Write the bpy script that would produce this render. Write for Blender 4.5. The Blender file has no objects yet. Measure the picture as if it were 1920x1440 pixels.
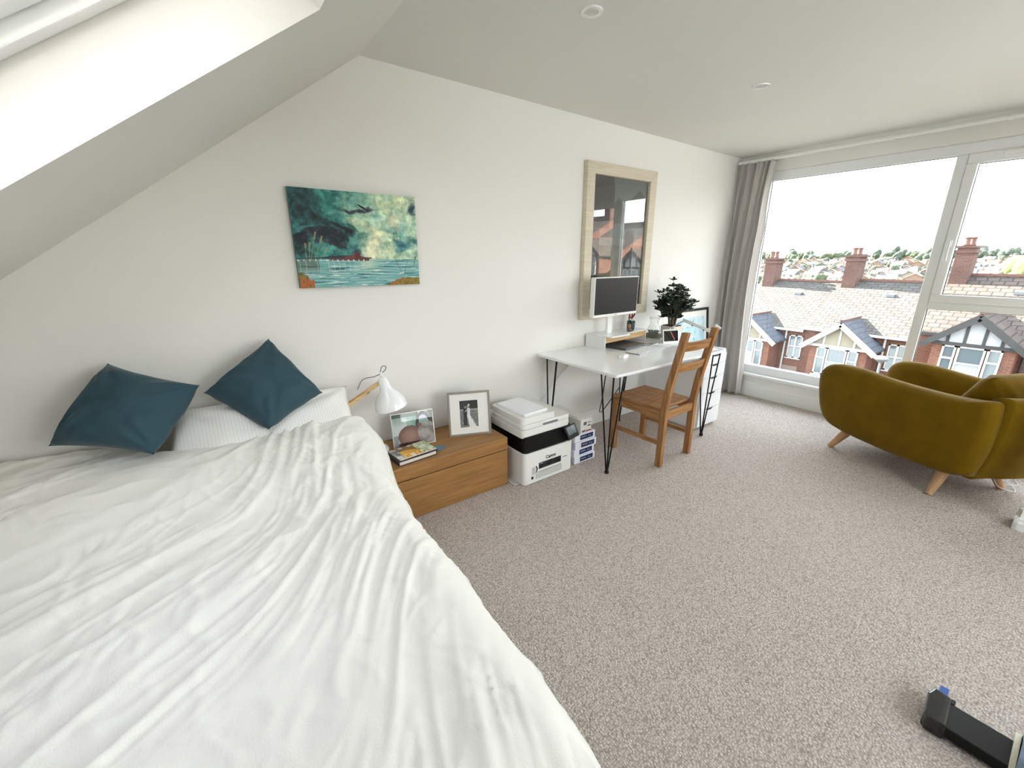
import bpy, bmesh, math, random
from mathutils import Vector, Matrix, noise
R = math.radians; PI = math.pi
random.seed(7)
SC = bpy.context.scene; COL = SC.collection

# ------------------------------------------------------------------ camera
cd = bpy.data.cameras.new('camera'); cam = bpy.data.objects.new('camera', cd); COL.objects.link(cam)
cd.sensor_width = 36; cd.lens = 785/1920*36; cd.clip_start = .02; cd.clip_end = 3000
PITCH = math.atan(235/785)
cam.location = (0, 0, 1.46); cam.rotation_euler = (PI/2 - PITCH, 0, R(53.9) - PI/2)
SC.camera = cam
# ------------------------------------------------------------------ world, sun, exposure
w = bpy.data.worlds.new('sky'); SC.world = w; w.use_nodes = True
nt = w.node_tree; nt.nodes.clear()
tc = nt.nodes.new('ShaderNodeTexCoord'); sp = nt.nodes.new('ShaderNodeSeparateXYZ'); rp = nt.nodes.new('ShaderNodeValToRGB')
bg = nt.nodes.new('ShaderNodeBackground'); wo = nt.nodes.new('ShaderNodeOutputWorld')
nt.links.new(tc.outputs['Generated'], sp.inputs[0]); nt.links.new(sp.outputs['Z'], rp.inputs[0])
nt.links.new(rp.outputs[0], bg.inputs[0]); nt.links.new(bg.outputs[0], wo.inputs[0])
rp.color_ramp.elements[0].position = .0; rp.color_ramp.elements[0].color = (1, 1, 1, 1)
rp.color_ramp.elements[1].position = .8; rp.color_ramp.elements[1].color = (.80, .87, 1, 1)
e = rp.color_ramp.elements.new(.15); e.color = (.96, .975, 1, 1)
bg.inputs[1].default_value = 3.4
sd = bpy.data.lights.new('sun', 'SUN'); so = bpy.data.objects.new('sun', sd); COL.objects.link(so)
sd.energy = 30.0; sd.angle = R(.6); sd.color = (1, .93, .84)
so.rotation_euler = Vector((-.02, -.80, -.46)).to_track_quat('-Z', 'Y').to_euler()
so.location = (0, 30, 40)
SC.view_settings.view_transform = 'Standard'; SC.view_settings.look = 'None'; SC.view_settings.gamma = 1
SC.view_settings.use_curve_mapping = False; SC.view_settings.exposure = 1.34
SC.cycles.max_bounces = 12; SC.cycles.diffuse_bounces = 8; SC.cycles.transparent_max_bounces = 12
SC.cycles.sample_clamp_indirect = 8; SC.cycles.use_denoising = True

# ------------------------------------------------------------------ materials
def lin(c):
    if isinstance(c, str): c = tuple(int(c[i:i+2], 16)/255 for i in (0, 2, 4))
    return tuple(x/12.92 if x <= .04045 else ((x+.055)/1.055)**2.4 for x in c)
MATS = {}
def mat(name, col='808080', rough=.6, metal=0, spec=.5, var=0, vscale=8, bump=0, bscale=60, stretch=None, coat=0, sheen=0, alpha=1, trans=0, emit=0, col2=None, ior=1.45):
    if name in MATS: return MATS[name]
    m = bpy.data.materials.new(name); m.use_nodes = True; n = m.node_tree; b = n.nodes['Principled BSDF']
    c = lin(col); b.inputs['Base Color'].default_value = (*c, 1); b.inputs['Roughness'].default_value = rough
    b.inputs['Metallic'].default_value = metal; b.inputs['Specular IOR Level'].default_value = spec; b.inputs['IOR'].default_value = ior
    b.inputs['Coat Weight'].default_value = coat; b.inputs['Coat Roughness'].default_value = .05
    b.inputs['Sheen Weight'].default_value = sheen; b.inputs['Sheen Roughness'].default_value = .4
    b.inputs['Transmission Weight'].default_value = trans
    if var or bump:
        t = n.nodes.new('ShaderNodeTexCoord'); mp = n.nodes.new('ShaderNodeMapping')
        n.links.new(t.outputs['UV' if stretch else 'Object'], mp.inputs[0])
        if stretch: mp.inputs['Scale'].default_value = stretch
    if var:
        x = n.nodes.new('ShaderNodeTexNoise'); x.inputs['Scale'].default_value = vscale; x.inputs['Detail'].default_value = 6
        n.links.new(mp.outputs[0], x.inputs[0])
        r = n.nodes.new('ShaderNodeValToRGB'); r.color_ramp.elements[0].position = .3; r.color_ramp.elements[1].position = .7
        c2 = lin(col2) if col2 else tuple(v*(1-var) for v in c)
        r.color_ramp.elements[0].color = (*c2, 1); r.color_ramp.elements[1].color = (*c, 1)
        n.links.new(x.outputs[0], r.inputs[0]); n.links.new(r.outputs[0], b.inputs['Base Color'])
    if bump:
        x = n.nodes.new('ShaderNodeTexNoise'); x.inputs['Scale'].default_value = bscale; x.inputs['Detail'].default_value = 4
        n.links.new(mp.outputs[0], x.inputs[0]); bp = n.nodes.new('ShaderNodeBump'); bp.inputs['Strength'].default_value = bump; bp.inputs['Distance'].default_value = .01
        n.links.new(x.outputs[0], bp.inputs['Height']); n.links.new(bp.outputs[0], b.inputs['Normal'])
    MATS[name] = m; return m
def brickmat(name, c1, c2, mortar, bw, bh, ms=.06, bump=.3, rough=.85, offset=.5, var=.5):
    if name in MATS: return MATS[name]
    m = mat(name, c1, rough, spec=.15); n = m.node_tree; b = n.nodes['Principled BSDF']
    t = n.nodes.new('ShaderNodeTexCoord'); k = n.nodes.new('ShaderNodeTexBrick'); n.links.new(t.outputs['UV'], k.inputs[0])
    k.inputs['Color1'].default_value = (*lin(c1), 1); k.inputs['Color2'].default_value = (*lin(c2), 1); k.inputs['Mortar'].default_value = (*lin(mortar), 1)
    k.inputs['Scale'].default_value = 1; k.inputs['Brick Width'].default_value = bw; k.inputs['Row Height'].default_value = bh; k.inputs['Mortar Size'].default_value = bh*ms; k.offset = offset
    x = n.nodes.new('ShaderNodeTexNoise'); x.inputs['Scale'].default_value = 1.3; x.inputs['Detail'].default_value = 8; n.links.new(t.outputs['UV'], x.inputs[0])
    mx = n.nodes.new('ShaderNodeMix'); mx.data_type = 'RGBA'; mx.blend_type = 'MULTIPLY'; mx.inputs[0].default_value = var
    n.links.new(k.outputs[0], mx.inputs[6]); rr = n.nodes.new('ShaderNodeValToRGB'); rr.color_ramp.elements[0].position = .3; rr.color_ramp.elements[0].color = (.5, .5, .5, 1); rr.color_ramp.elements[1].position = .7
    n.links.new(x.outputs[0], rr.inputs[0]); n.links.new(rr.outputs[0], mx.inputs[7]); n.links.new(mx.outputs[2], b.inputs['Base Color'])
    bp = n.nodes.new('ShaderNodeBump'); bp.inputs['Strength'].default_value = bump; bp.inputs['Distance'].default_value = .02; bp.invert = True
    n.links.new(k.outputs['Fac'], bp.inputs['Height']); n.links.new(bp.outputs[0], b.inputs['Normal'])
    return m
def woodmat(name, c1, c2, rough=.5, sc=(3, 40, 1), knots=False, coat=0):
    if name in MATS: return MATS[name]
    m = mat(name, c1, rough, coat=coat); n = m.node_tree; b = n.nodes['Principled BSDF']
    t = n.nodes.new('ShaderNodeTexCoord'); mp = n.nodes.new('ShaderNodeMapping'); mp.inputs['Scale'].default_value = sc
    n.links.new(t.outputs['UV'], mp.inputs[0])
    x = n.nodes.new('ShaderNodeTexNoise'); x.inputs['Scale'].default_value = 1; x.inputs['Detail'].default_value = 6; x.inputs['Distortion'].default_value = .8
    n.links.new(mp.outputs[0], x.inputs[0]); r = n.nodes.new('ShaderNodeValToRGB'); r.color_ramp.elements[0].position = .35; r.color_ramp.elements[1].position = .68
    r.color_ramp.elements[0].color = (*lin(c2), 1); r.color_ramp.elements[1].color = (*lin(c1), 1)
    n.links.new(x.outputs[0], r.inputs[0]); out = r.outputs[0]
    if knots:
        v = n.nodes.new('ShaderNodeTexVoronoi'); v.inputs['Scale'].default_value = 6; n.links.new(t.outputs['UV'], v.inputs[0])
        q = n.nodes.new('ShaderNodeValToRGB'); q.color_ramp.elements[0].position = .04; q.color_ramp.elements[1].position = .14
        q.color_ramp.elements[0].color = (.3, .18, .1, 1); q.color_ramp.elements[1].color = (1, 1, 1, 1)
        n.links.new(v.outputs['Distance'], q.inputs[0]); mx = n.nodes.new('ShaderNodeMix'); mx.data_type = 'RGBA'; mx.blend_type = 'MULTIPLY'; mx.inputs[0].default_value = .8
        n.links.new(out, mx.inputs[6]); n.links.new(q.outputs[0], mx.inputs[7]); out = mx.outputs[2]
    n.links.new(out, b.inputs['Base Color']); return m
def glassmat(name, tint=(1, 1, 1), refl=1.0, base=.04):
    if name in MATS: return MATS[name]
    m = bpy.data.materials.new(name); m.use_nodes = True; n = m.node_tree; n.nodes.clear()
    o = n.nodes.new('ShaderNodeOutputMaterial'); t = n.nodes.new('ShaderNodeBsdfTransparent'); g = n.nodes.new('ShaderNodeBsdfGlossy')
    t.inputs[0].default_value = (*tint, 1); g.inputs['Roughness'].default_value = .01; mx = n.nodes.new('ShaderNodeMixShader')
    l = n.nodes.new('ShaderNodeLayerWeight'); l.inputs[0].default_value = .5; pw = n.nodes.new('ShaderNodeMath'); pw.operation = 'POWER'; pw.inputs[1].default_value = 4
    ma = n.nodes.new('ShaderNodeMath'); ma.operation = 'MULTIPLY_ADD'; ma.inputs[1].default_value = refl; ma.inputs[2].default_value = base; ma.use_clamp = True
    n.links.new(l.outputs['Facing'], pw.inputs[0]); n.links.new(pw.outputs[0], ma.inputs[0]); n.links.new(ma.outputs[0], mx.inputs[0])
    n.links.new(t.outputs[0], mx.inputs[1]); n.links.new(g.outputs[0], mx.inputs[2]); n.links.new(mx.outputs[0], o.inputs[0]); MATS[name] = m; return m
def paintmat(name='painted_picture', rough=.6, coat=0):
    if name in MATS: return MATS[name]
    m = mat(name, 'ffffff', rough, coat=coat); n = m.node_tree; a = n.nodes.new('ShaderNodeAttribute'); a.attribute_name = 'pigment'
    n.links.new(a.outputs['Color'], n.nodes['Principled BSDF'].inputs['Base Color']); return m

M_wall = mat('wall_paint', 'e9e7e3', .9, spec=.2, bump=.03, bscale=300)
M_ceil = mat('ceiling_paint', 'dcdad5', .95, spec=.1)
M_gloss = mat('white_gloss_paint', 'e9e9e6', .35)
M_upvc = mat('upvc_white', 'eaecec', .3)
M_white = mat('white_lacquer', 'eceded', .22, coat=.4)
M_wplast = mat('white_plastic', 'e6e5e1', .4)
M_gplast = mat('grey_plastic', '77797b', .4)
M_black = mat('black_plastic', '070708', .4, spec=.35)
M_bmetal = mat('black_metal', '101011', .4, metal=.3)
M_chrome = mat('chrome', 'c8c8c8', .2, metal=1)
M_glass = glassmat('window_glass', (.97, .99, .98), 1.0, .02)
M_duvet = mat('duvet_cotton', 'efede7', .9, spec=.1, sheen=.1, bump=.12, bscale=240)
M_velvet = mat('teal_velvet', '3a515b', .9, spec=.05, sheen=.2, var=.12, vscale=10, bump=.05, bscale=60)
M_must = mat('mustard_velvet', '72570f', .9, spec=.05, sheen=.12, var=.22, vscale=9, bump=.04, bscale=80)
M_oak = woodmat('oak_veneer', 'a67a48', '8e6537', .45, (3, 45, 1))
M_pine = woodmat('aged_pine', 'b08050', '865c36', .45, (5, 55, 1), knots=True)
M_pinev = woodmat('aged_pine_upright', 'b08050', '865c36', .45, (55, 5, 1), knots=True)
M_lwood = woodmat('light_wood', 'd8b98a', 'c5a270', .5, (4, 50, 1))
M_beech = woodmat('beech', 'c19a72', 'ae865f', .5, (30, 4, 1))
M_fwood = woodmat('limed_wood', 'd6cdba', 'cabfaa', .6, (4, 60, 1))
M_curt = mat('curtain_linen', 'd8d4d1', .95, spec=.05, bump=.1, bscale=400)
_n = M_curt.node_tree; _o = _n.nodes['Material Output']; _tl = _n.nodes.new('ShaderNodeBsdfTranslucent'); _tl.inputs[0].default_value = (.75, .72, .69, 1); _mx = _n.nodes.new('ShaderNodeMixShader'); _mx.inputs[0].default_value = .3
_n.links.new(_n.nodes['Principled BSDF'].outputs[0], _mx.inputs[1]); _n.links.new(_tl.outputs[0], _mx.inputs[2]); _n.links.new(_mx.outputs[0], _o.inputs[0])
M_paper = mat('paper_white', 'f2f3f6', .8)
M_pic = paintmat()

# carpet
def carpetmat():
    m = mat('loop_carpet', 'b3a79c', 1, spec=.03); n = m.node_tree; b = n.nodes['Principled BSDF']
    t = n.nodes.new('ShaderNodeTexCoord'); v = n.nodes.new('ShaderNodeTexVoronoi'); v.inputs['Scale'].default_value = 125; v.inputs['Randomness'].default_value = .75
    n.links.new(t.outputs['Object'], v.inputs[0])
    r = n.nodes.new('ShaderNodeValToRGB'); r.color_ramp.elements[0].color = (*lin('e0d7d0'), 1); r.color_ramp.elements[1].color = (*lin('a89c93'), 1)
    r.color_ramp.elements[0].position = .1; r.color_ramp.elements[1].position = .85
    n.links.new(v.outputs['Distance'], r.inputs[0])
    x = n.nodes.new('ShaderNodeMix'); x.data_type = 'RGBA'; x.blend_type = 'MULTIPLY'; x.inputs[0].default_value = .45
    q = n.nodes.new('ShaderNodeSeparateColor'); n.links.new(v.outputs['Color'], q.inputs[0]); rr = n.nodes.new('ShaderNodeValToRGB')
    rr.color_ramp.elements[0].color = (.55, .53, .5, 1); n.links.new(q.outputs[0], rr.inputs[0])
    n.links.new(r.outputs[0], x.inputs[6]); n.links.new(rr.outputs[0], x.inputs[7]); n.links.new(x.outputs[2], b.inputs['Base Color'])
    bp = n.nodes.new('ShaderNodeBump'); bp.invert = True; bp.inputs['Strength'].default_value = .8; bp.inputs['Distance'].default_value = .006
    n.links.new(v.outputs['Distance'], bp.inputs['Height']); n.links.new(bp.outputs[0], b.inputs['Normal']); return m
M_carpet = carpetmat()

# ------------------------------------------------------------------ geometry helpers
class G:
    def __init__(s): s.bm = bmesh.new(); s.mats = []; s.mi = 0
    def m(s, mt):
        if mt not in s.mats: s.mats.append(mt)
        s.mi = s.mats.index(mt); return s
    def _f(s, vs):
        try: f = s.bm.faces.new(vs); f.material_index = s.mi; return f
        except ValueError: return None
    def poly(s, pts): return s._f([s.bm.verts.new(p) for p in pts])
    def hexa(s, c):  # 8 corners: bottom 4 ccw, top 4 ccw
        v = [s.bm.verts.new(p) for p in c]
        for i in ((3, 2, 1, 0), (4, 5, 6, 7), (0, 1, 5, 4), (1, 2, 6, 5), (2, 3, 7, 6), (3, 0, 4, 7)): s._f([v[k] for k in i])
        return s
    def box(s, x0, x1, y0, y1, z0, z1):
        return s.hexa([(x0, y0, z0), (x1, y0, z0), (x1, y1, z0), (x0, y1, z0), (x0, y0, z1), (x1, y0, z1), (x1, y1, z1), (x0, y1, z1)])
    def prism(s, pts, d):  # polygon extruded by vector d
        d = Vector(d); a = [s.bm.verts.new(p) for p in pts]; b = [s.bm.verts.new(Vector(p)+d) for p in pts]; n = len(pts)
        s._f(a[::-1]); s._f(b)
        for i in range(n): s._f([a[i], a[(i+1) % n], b[(i+1) % n], b[i]])
        return s
    def tube(s, pts, r, seg=10, cap=True):
        pts = [Vector(p) for p in pts]; n = len(pts); rs = r if isinstance(r, (list, tuple)) else [r]*n; rings = []; pu = None
        for i, p in enumerate(pts):
            t = (pts[min(i+1, n-1)] - pts[max(i-1, 0)]).normalized()
            if pu is None: pu = t.orthogonal().normalized()
            u = (pu - t*pu.dot(t)).normalized(); v = t.cross(u); pu = u
            rings.append([s.bm.verts.new(p + (u*math.cos(2*PI*k/seg) + v*math.sin(2*PI*k/seg))*rs[i]) for k in range(seg)])
        for a, b in zip(rings, rings[1:]):
            for k in range(seg): s._f([a[k], a[(k+1) % seg], b[(k+1) % seg], b[k]])
        if cap: s._f(rings[0][::-1]); s._f(rings[-1])
        return s
    def bar(s, a, b, w, h, up=(0, 0, 1)):
        a = Vector(a); b = Vector(b); t = (b-a).normalized(); u = Vector(up); u = (u - t*u.dot(t)).normalized(); r = t.cross(u)
        c = []
        for p in (a, b): c += [p - r*w/2 - u*h/2, p + r*w/2 - u*h/2, p + r*w/2 + u*h/2, p - r*w/2 + u*h/2]
        return s.hexa(c)
    def lathe(s, prof, seg=28, c=(0, 0, 0), axis=None):
        c = Vector(c); q = Vector((0, 0, 1)).rotation_difference(Vector(axis).normalized()) if axis else None; rings = []
        for r, z in prof:
            ring = []
            for k in range(seg):
                p = Vector((r*math.cos(2*PI*k/seg), r*math.sin(2*PI*k/seg), z))
                if q: p = q @ p
                ring.append(s.bm.verts.new(c+p))
            rings.append(ring)
        for a, b in zip(rings, rings[1:]):
            for k in range(seg): s._f([a[k], a[(k+1) % seg], b[(k+1) % seg], b[k]])
        if prof[0][0] > 1e-4: s._f(rings[0][::-1])
        if prof[-1][0] > 1e-4: s._f(rings[-1])
        return s
    def sphere(s, c, r, sub=2):
        M = Matrix.Translation(c) @ (Matrix.Diagonal((*r, 1)) if isinstance(r, (tuple, list)) else Matrix.Scale(r, 4))
        g = bmesh.ops.create_icosphere(s.bm, subdivisions=sub, radius=1, matrix=M)
        for f in {f for v in g['verts'] for f in v.link_faces}: f.material_index = s.mi
        return s
    def grid(s, nx, ny, fn, closed=False):
        V = [[s.bm.verts.new(fn(i/nx, j/ny)) for j in range(ny+1)] for i in range(nx+1)]
        for i in range(nx):
            for j in range(ny): s._f([V[i][j], V[i+1][j], V[i+1][j+1], V[i][j+1]])
        return V
    def xf(s, M): bmesh.ops.transform(s.bm, matrix=M, verts=s.bm.verts); return s
    def done(s, name, parent=None, smooth=False, bevel=0, bseg=2, sub=0, loc=None, rot=None, solid=0, merge=False):
        if merge: bmesh.ops.remove_doubles(s.bm, verts=s.bm.verts, dist=1e-5)
        bmesh.ops.recalc_face_normals(s.bm, faces=s.bm.faces)
        uv = s.bm.loops.layers.uv.new('UVMap'); Z = Vector((0, 0, 1))
        for f in s.bm.faces:
            n = f.normal; t = Z.cross(n) if abs(n.z) < .99 else Vector((1, 0, 0))
            if t.length < 1e-6: t = Vector((1, 0, 0))
            t.normalize(); b = n.cross(t)
            for l in f.loops: l[uv].uv = (l.vert.co.dot(t), l.vert.co.dot(b))
        me = bpy.data.meshes.new(name); s.bm.to_mesh(me); s.bm.free()
        for mt in s.mats: me.materials.append(mt)
        if smooth:
            me.shade_smooth()
            if smooth != 'all': me.set_sharp_from_angle(angle=R(35))
        o = bpy.data.objects.new(name, me); COL.objects.link(o)
        if parent: o.parent = parent
        if loc: o.location = loc
        if rot: o.rotation_euler = rot
        if solid: k = o.modifiers.new('solid', 'SOLIDIFY'); k.thickness = solid; k.offset = 0
        if bevel: k = o.modifiers.new('bevel', 'BEVEL'); k.width = bevel; k.segments = bseg; k.limit_method = 'ANGLE'; k.angle_limit = R(35); k.harden_normals = False
        if sub: k = o.modifiers.new('sub', 'SUBSURF'); k.levels = sub; k.render_levels = sub
        return o
def g(mt=None):
    x = G()
    if mt: x.m(mt)
    return x
def tag(o, label, cat, group=None, kind=None):
    o['label'] = label; o['category'] = cat
    if group: o['group'] = group
    if kind: o['kind'] = kind
    return o
def struct(o, label=None):
    o['kind'] = 'structure'
    if label: o['label'] = label
    return o
def thing(name, label, cat, loc=(0, 0, 0), rz=0, group=None):
    o = bpy.data.objects.new(name, None); COL.objects.link(o); o.location = loc; o.rotation_euler = (0, 0, rz); o.empty_display_size = .1
    return tag(o, label, cat, group)
def dup(root, loc, rz=None, label=None, group=None):
    r = root.copy(); COL.objects.link(r); r.location = loc
    if rz is not None: r.rotation_euler = (0, 0, rz)
    if label: r['label'] = label
    if group: r['group'] = group
    def rec(a, b):
        for ch in [c for c in bpy.data.objects if c.parent == a]:
            k = ch.copy(); COL.objects.link(k); k.parent = b; rec(ch, k)
    rec(root, r); return r
def picture(name, wd, ht, nx, ny, fn, parent, P0, U, V, mt=None, **kw):
    """flat picture: fn(u, v) -> sRGB triple, v upwards; P0 lower-left, U/V unit directions"""
    x = g(mt or M_pic); P0 = Vector(P0); U = Vector(U); V = Vector(V)
    x.grid(nx, ny, lambda a, b: P0 + U*a*wd + V*b*ht)
    o = x.done(name, parent, **kw); me = o.data; at = me.color_attributes.new('pigment', 'FLOAT_COLOR', 'POINT')
    buf = []
    for i in range(nx+1):
        for j in range(ny+1): buf += [*lin(tuple(min(1, max(0, c)) for c in fn(i/nx, j/ny))), 1]
    at.data.foreach_set('color', buf); return o
def hx(s): return tuple(int(s[i:i+2], 16)/255 for i in (0, 2, 4))
def mixc(a, b, t): t = min(1, max(0, t)); return tuple(p*(1-t)+q*t for p, q in zip(a, b))
def fbm(x, y, z=0, o=5): return noise.fractal(Vector((x, y, z)), .9, 2.0, o)
def sstep(a, b, x): t = min(1, max(0, (x-a)/(b-a))); return t*t*(3-2*t)
def smooth_path(pts, n=8):
    P = [Vector(p) for p in pts]; P = [P[0]*2-P[1]] + P + [P[-1]*2-P[-2]]; out = []
    for i in range(1, len(P)-2):
        for k in range(n):
            t = k/n; a, b, c, d = P[i-1:i+3]
            out.append(.5*((2*b) + (c-a)*t + (2*a-5*b+4*c-d)*t*t + (3*b-a-3*c+d)*t**3))
    return out + [P[-2]]

# ================================================================== ROOM SHELL
WY = 2.48; WX = 4.76; CH = 2.445; BX = .85; SL = .729; BK = -1.75; KX = -1.75; RY = -.035; SX = 3.49
def sz(x): return CH + SL*(x-BX)
struct(g(M_carpet).box(KX-.1, WX+.1, BK-.1, WY+.1, -.06, 0).done('floor'), 'beige loop pile carpet')
struct(g(M_wall).box(KX-.2, WX+.12, WY, WY+.12, -.06, CH+.5).done('wall_left'), 'white painted wall with the pictures')
x = g(M_wall); x.box(KX-.2, .9, BK-.12, BK, -.06, CH+.5); x.box(3.3, WX+.12, BK-.12, BK, -.06, CH+.5); x.box(.9, 3.3, BK-.12, BK, -.06, .75); x.box(.9, 3.3, BK-.12, BK, 2.2, CH+.5)
struct(x.done('wall_back'))
w3 = bpy.data.objects.new('window_3', None); COL.objects.link(w3); struct(w3, 'unseen window added in the back wall to brighten the room')  # invented window behind the camera, put in to brighten the room
x = g(M_upvc)
for a in ((.9, 3.3, .75, .82), (.9, 3.3, 2.13, 2.2), (.9, .97, .82, 2.13), (3.23, 3.3, .82, 2.13), (2.06, 2.14, .82, 2.13)): x.box(a[0], a[1], BK-.09, BK-.02, a[2], a[3])
x.done('window_frame', w3, bevel=.005)
for a in ((.97, 2.06), (2.14, 3.23)): g(M_glass).box(a[0], a[1], BK-.06, BK-.056, .82, 2.13).done('glass', w3)
g(M_gloss).box(.85, 3.35, BK-.02, BK+.04, .72, .75).done('window_sill', w3)
struct(g(M_wall).box(KX-.14, KX, BK, WY, -.06, 1.2).done('wall_knee'))
# wall_right: the boxed-out corner beside the window
struct(g(M_wall).box(SX, SX+.12, BK, RY, 0, CH).done('wall_right'), 'white partition wall end beside the armchair')
# window wall, opening lengthened out of view to let in more daylight
WY0, WY1, WZ0, WZ1 = -1.25, 2.25, .245, 2.285
x = g(M_wall); x.box(WX, WX+.22, BK, WY, 0, WZ0); x.box(WX, WX+.22, BK, WY, WZ1, CH+.1); x.box(WX, WX+.22, WY1, WY, WZ0, WZ1); x.box(WX, WX+.22, BK, WY0, WZ0, WZ1)
struct(x.done('wall_window'), 'white wall around the big window')
struct(g(M_ceil).box(BX, WX+.12, BK-.1, WY+.1, CH, CH+.2).done('ceiling'), 'flat white ceiling')
# sloping ceiling with two skylight openings, built in slope coordinates (a along x, y, n outward)
sd_ = Vector((1, 0, SL)).normalized(); sn = Vector((-SL, 0, 1)).normalized(); TH = .30
def SP(xx, y, n): return Vector((xx, y, sz(xx))) + sn*n
def slab(G_, x0, x1, y0, y1, n0, n1):
    return G_.hexa([SP(x0, y0, n0), SP(x1, y0, n0), SP(x1, y1, n0), SP(x0, y1, n0), SP(x0, y0, n1), SP(x1, y0, n1), SP(x1, y1, n1), SP(x0, y1, n1)])
VX0, VX1, VY0, VY1 = -.75, .395, .66, 1.435
x = g(M_ceil)
slab(x, KX-.1, VX0, BK, WY, 0, TH); slab(x, VX1, BX+.06, BK, WY, 0, TH)
slab(x, VX0, VX1, VY1, WY, 0, TH); slab(x, VX0, VX1, BK, VY0, 0, TH)
struct(x.done('ceiling_slope'), 'sloping white attic ceiling')
def skylight(i, y0, y1, lab):
    r = bpy.data.objects.new('window_%d' % i, None); COL.objects.link(r); r['kind'] = 'structure'; r['label'] = lab
    q = g(M_upvc)
    n0, n1 = .165, .30
    for a in ((VX0, VX1, y0, y0+.05), (VX0, VX1, y1-.05, y1), (VX0, VX0+.05, y0+.05, y1-.05), (VX1-.05, VX1, y0+.05, y1-.05)): slab(q, *a, n0, n1)
    q.done('window_frame', r, bevel=.004)
    q = g(M_upvc); d = .055
    for a in ((VX0+d, VX1-d, y0+d, y0+d+.06), (VX0+d, VX1-d, y1-d-.06, y1-d), (VX0+d, VX0+d+.06, y0+d+.06, y1-d-.06), (VX1-d-.06, VX1-d, y0+d+.06, y1-d-.06)): slab(q, *a, n0+.03, n1-.02)
    q.done('sash', r, bevel=.006)
    slab(g(glassmat('coated_glass', (.80, .80, .80), 1.0, .04)), VX0+.11, VX1-.11, y0+.11, y1-.11, .24, .246).done('glass', r)
skylight(2, VY0, VY1, 'skylight in the sloping ceiling')
# baseboards: prism profile along walls
def board(name, p0, p1, nrm, h=.125, t=.018):
    n = Vector(nrm); p0 = Vector(p0); d = Vector(p1)-p0
    pr = [(0, 0), (t, 0), (t, h-.035), (t*.75, h-.028), (t*.75, h-.012), (t*.45, h), (0, h)]
    return struct(g(M_gloss).prism([p0 + n*a + Vector((0, 0, z)) for a, z in pr], d).done(name))
board('baseboard_left', (KX, WY, 0), (WX, WY, 0), (0, -1, 0))
board('baseboard_window', (WX, BK, 0), (WX, WY, 0), (-1, 0, 0), h=.15, t=.02)
board('baseboard_right', (SX, BK, 0), (SX, RY+.018, 0), (-1, 0, 0), h=.08)
board('baseboard_corner', (SX-.018, RY, 0), (SX+.138, RY, 0), (0, 1, 0), h=.08)
board('baseboard_back', (KX, BK, 0), (SX, BK, 0), (0, 1, 0))

# ------------------------------------------------------------------ main window
win = bpy.data.objects.new('window_1', None); COL.objects.link(win); win['kind'] = 'structure'; win['label'] = 'wide white window over the street'
fx0, fx1 = WX+.035, WX+.105
MY0, MY1 = .80, .865   # mullion
TZ0, TZ1 = 1.065, 1.12 # transom
gz0, gz1 = .335, 2.205; SY0 = -.06
x = g(M_upvc)
x.box(fx0, fx1, WY0, WY1, WZ0, gz0); x.box(fx0, fx1, WY0, WY1, gz1, WZ1); x.box(fx0, fx1, WY1-.07, WY1, gz0, gz1); x.box(fx0, fx1, WY0, WY0+.06, gz0, gz1)
x.box(fx0, fx1, MY0, MY1, gz0, gz1); x.box(fx0, fx1, SY0-.065, SY0, gz0, gz1); x.box(fx0, fx1, SY0, MY0, TZ0, TZ1)
x.done('window_frame', win, bevel=.006)
x = g(M_upvc); sa, sb = WX+.02, WX+.085   # opening sash
x.box(sa, sb, SY0+.002, MY0-.002, TZ1, TZ1+.065); x.box(sa, sb, SY0+.002, MY0-.002, gz1-.07, gz1+.0); x.box(sa, sb, MY0-.062, MY0-.002, TZ1+.065, gz1-.07); x.box(sa, sb, SY0+.002, SY0+.062, TZ1+.065, gz1-.07)
x.done('sash', win, bevel=.007)
x = g(M_upvc).box(WX+.0, WX+.02, MY0-.045, MY0-.015, 1.545, 1.60); x.bar((WX-.012, MY0-.03, 1.59), (WX-.012, MY0-.034, 1.44), .018, .016, up=(1, 0, 0)); x.done('handle', win, bevel=.004)
x = g(M_upvc).box(sa-.012, sa, .15, .62, 2.165, 2.195); x.done('trickle_vent', win, bevel=.004)
x = g(mat('glazing_gasket', '3a3c3c', .7))
for y0, y1, z0, z1 in ((MY1, WY1-.07, gz0, gz1), (SY0, MY0, gz0, TZ0), (SY0+.062, MY0-.062, TZ1+.065, gz1-.07), (WY0+.06, SY0-.065, gz0, gz1)):
    for b in ((y0, y1, z0, z0+.004), (y0, y1, z1-.004, z1), (y0, y0+.004, z0, z1), (y1-.004, y1, z0, z1)): x.box(WX+.066, WX+.072, *b)
x.done('gasket', win)
for nm, a in (('glass', (MY1, WY1-.07, gz0, gz1)), ('glass', (SY0, MY0, gz0, TZ0)), ('glass', (SY0+.062, MY0-.062, TZ1+.065, gz1-.07)), ('glass', (WY0+.06, SY0-.065, gz0, gz1))):
    g(M_glass).box(WX+.068, WX+.07, *a).done(nm, win)
g(M_gloss).box(WX-.045, WX+.036, WY0-.03, WY1+.03, .222, .252).done('window_sill', win, bevel=.006)
# exterior render around the opening already belongs to the wall; ceiling line trim
struct(g(M_gloss).box(WX-.02, WX, BK, WY, CH-.03, CH).done('trim_1'))

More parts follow.
